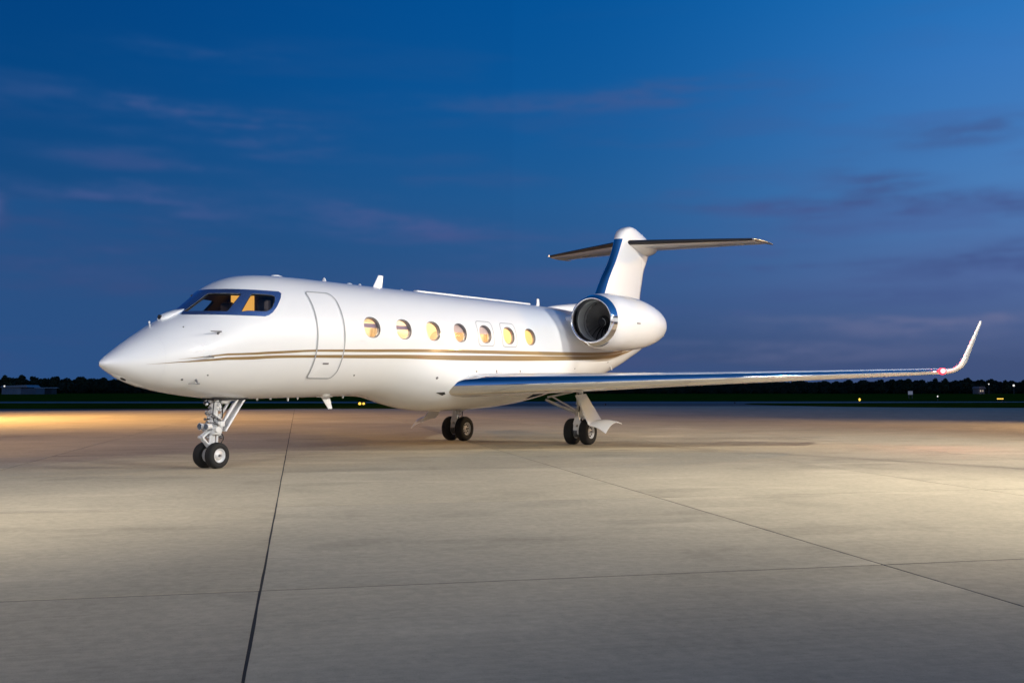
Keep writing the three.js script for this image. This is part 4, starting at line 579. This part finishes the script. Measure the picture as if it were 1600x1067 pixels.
// house and lamps in the wood at the right
{
  const d = 360, p = at(1537, 0, d, 0.8), g = top('house', 'small pale house half hidden in the right wood', 'house', [p.x, 0, p.z], -YAW + 0.3);
  part('wall', box(2.6, 1.9, 3, -0.4, 0.95, -2, 0.02), std({ color: lin(0.22, 0.18, 0.17), roughness: 0.8 }), g); const rs = new THREE.Shape([[-1.9, 1.9], [1.4, 1.9], [0.9, 2.75], [-1.3, 2.75]].map((q) => new THREE.Vector2(...q))); part('roof', new THREE.ExtrudeGeometry(rs, { depth: 3.4, bevelEnabled: false }).translate(0, 0, -3.7), std({ color: lin(0.2, 0.17, 0.165), roughness: 0.7 }), g);
  part('window', box(0.5, 0.6, 0.05, -0.9, 1.1, -0.48, 0.01), std({ color: lin(0.2, 0.15, 0.1), emissive: lin(1, 0.8, 0.6), emissiveIntensity: 0.5 }), g); part('window', box(0.5, 0.6, 0.05, 0.1, 1.1, -0.48, 0.01), std({ color: lin(0.2, 0.15, 0.1), emissive: lin(1, 0.8, 0.6), emissiveIntensity: 0.35 }), g);
  const hl = new THREE.PointLight(0xffe0c8, 6, 0, 2); hl.position.copy(at(1537, 602, d - 5)); hl.shadow.radius = 6; scene.add(hl);  // unseen lamp before the house, placed to light its front
  for (const [u, v, r, lab] of [[1584.3, 602.3, 0.34, 'bright white yard lamp on a post at the right edge of the wood'], [1545.4, 600.2, 0.2, 'tiny white yard lamp just above the small pale house']]) { const q = at(u, v, d - 14), l = top('yard_lamp', lab, 'lamp', [q.x, 0, q.z]); part('post', rod([0, 0, 0], [0, q.y - 0.2, 0], 0.08, 0.06), M.post, l); part('lamp_globe', new THREE.SphereGeometry(r, 14, 10).translate(0, q.y, 0), M.whiteLamp, l); const pl = new THREE.PointLight(0xfff0dc, r > 0.3 ? 12 : 3, 0, 2); pl.position.set(q.x, q.y, q.z); pl.shadow.radius = r * 40; scene.add(pl); }
}
// airfield signs and lights
function board(u, v, w, h, d, name, label, cat, face, legs, lit) { const p = at(u, v, d), k = d / 1537, g = top(name, label, cat, [p.x, -0.02, p.z], -YAW); part('face', box(w * k, h * k, 0.12, 0, p.y, 0, 0.02), face, g); part('frame', merge([box(w * k + 0.12, 0.08, 0.16, 0, p.y + h * k / 2 + 0.04, 0, 0.02), box(w * k + 0.12, 0.08, 0.16, 0, p.y - h * k / 2 - 0.04, 0, 0.02)]), M.post, g); for (const s of [-1, 1]) part('leg', rod([s * w * k * 0.35, 0, 0], [s * w * k * 0.35, p.y - h * k / 2, 0], 0.05), M.post, g); return g; }
board(1422.5, 613.6, 7, 5.5, 150, 'distance_board', 'square grey-white board with a faintly glowing face before the right wood', 'sign', std({ color: lin(0.5, 0.52, 0.56), roughness: 0.7, emissive: lin(0.5, 0.52, 0.58), emissiveIntensity: 0.15 }));  // board face is given a faint glow of its own
{ // yellow lit taxiway sign of three panels
  const d = 112, p = at(1562.5, 623, d), g = top('taxiway_sign', 'low yellow lit taxiway sign of three panels at the right edge', 'sign', [p.x, -0.02, p.z], -YAW); for (let i = 0; i < 3; i++) part('sign_panel', box(0.22, 0.11, 0.1, (i - 1) * 0.25, p.y + 0.02, 0, 0.015), M.yellowLamp, g); part('case', box(0.86, 0.2, 0.09, 0, p.y + 0.02, -0.03, 0.02), M.dark, g); for (const x of [-0.3, 0.3]) part('leg', rod([x, 0, -0.03], [x, p.y, -0.03], 0.025), M.post, g);
}
function edgeLight(u, v, d, r, mat, label, hgt) { const p = at(u, v, d), g = top('taxiway_light', label, 'light', [p.x, -0.02, p.z]); part('stem', rod([0, 0, 0], [0, Math.max(p.y - r * 0.6, 0.05), 0], 0.04, 0.03), M.post, g); part('lamp_globe', new THREE.SphereGeometry(r, 14, 10).scale(0.8, 1.2, 0.8).translate(0, Math.max(p.y, 0.1), 0), mat, g); return g; }
edgeLight(1465, 619, 125, 0.085, M.whiteLamp, 'small white light on a stem in the grass below the wing tip');
edgeLight(1343, 624, 104, 0.001 + 0.13, M.yellowLamp, 'small yellow light at the tip of the taxiway right of the jet');
edgeLight(1148, 629.7, 95, 0.07, M.dark, 'small dark knob on a stem at the point of the grass wedge'); edgeLight(946, 632.6, 84, 0.08, M.dark, 'dark unlit light on the asphalt behind the left main wheels');  // the first is a small knob marking the dark end of the grass
{ // pair of yellow guard lights under the belly
  const d = 84, p = at(565, 631.5, d), g = top('guard_light', 'pair of round yellow guard lights seen under the belly', 'light', [p.x, -0.02, p.z], -YAW); const k = d / 1537;
  for (const [x, r] of [[-0.14, 0.12], [0.19, 0.1]]) { const c = new THREE.CylinderGeometry(r, r, 0.1, 20); c.rotateX(Math.PI / 2); c.translate(x, 0.14 + 0.02, 0.06); part('lamp_lens', c, M.yellowLamp, g); } part('case', box(0.72, 0.34, 0.1, 0.02, 0.17, -0.02, 0.04), M.dark, g); part('leg', rod([0, 0, -0.04], [0, 0.2, -0.04], 0.03), M.post, g); void k;
}
renderer.render(scene, camera);
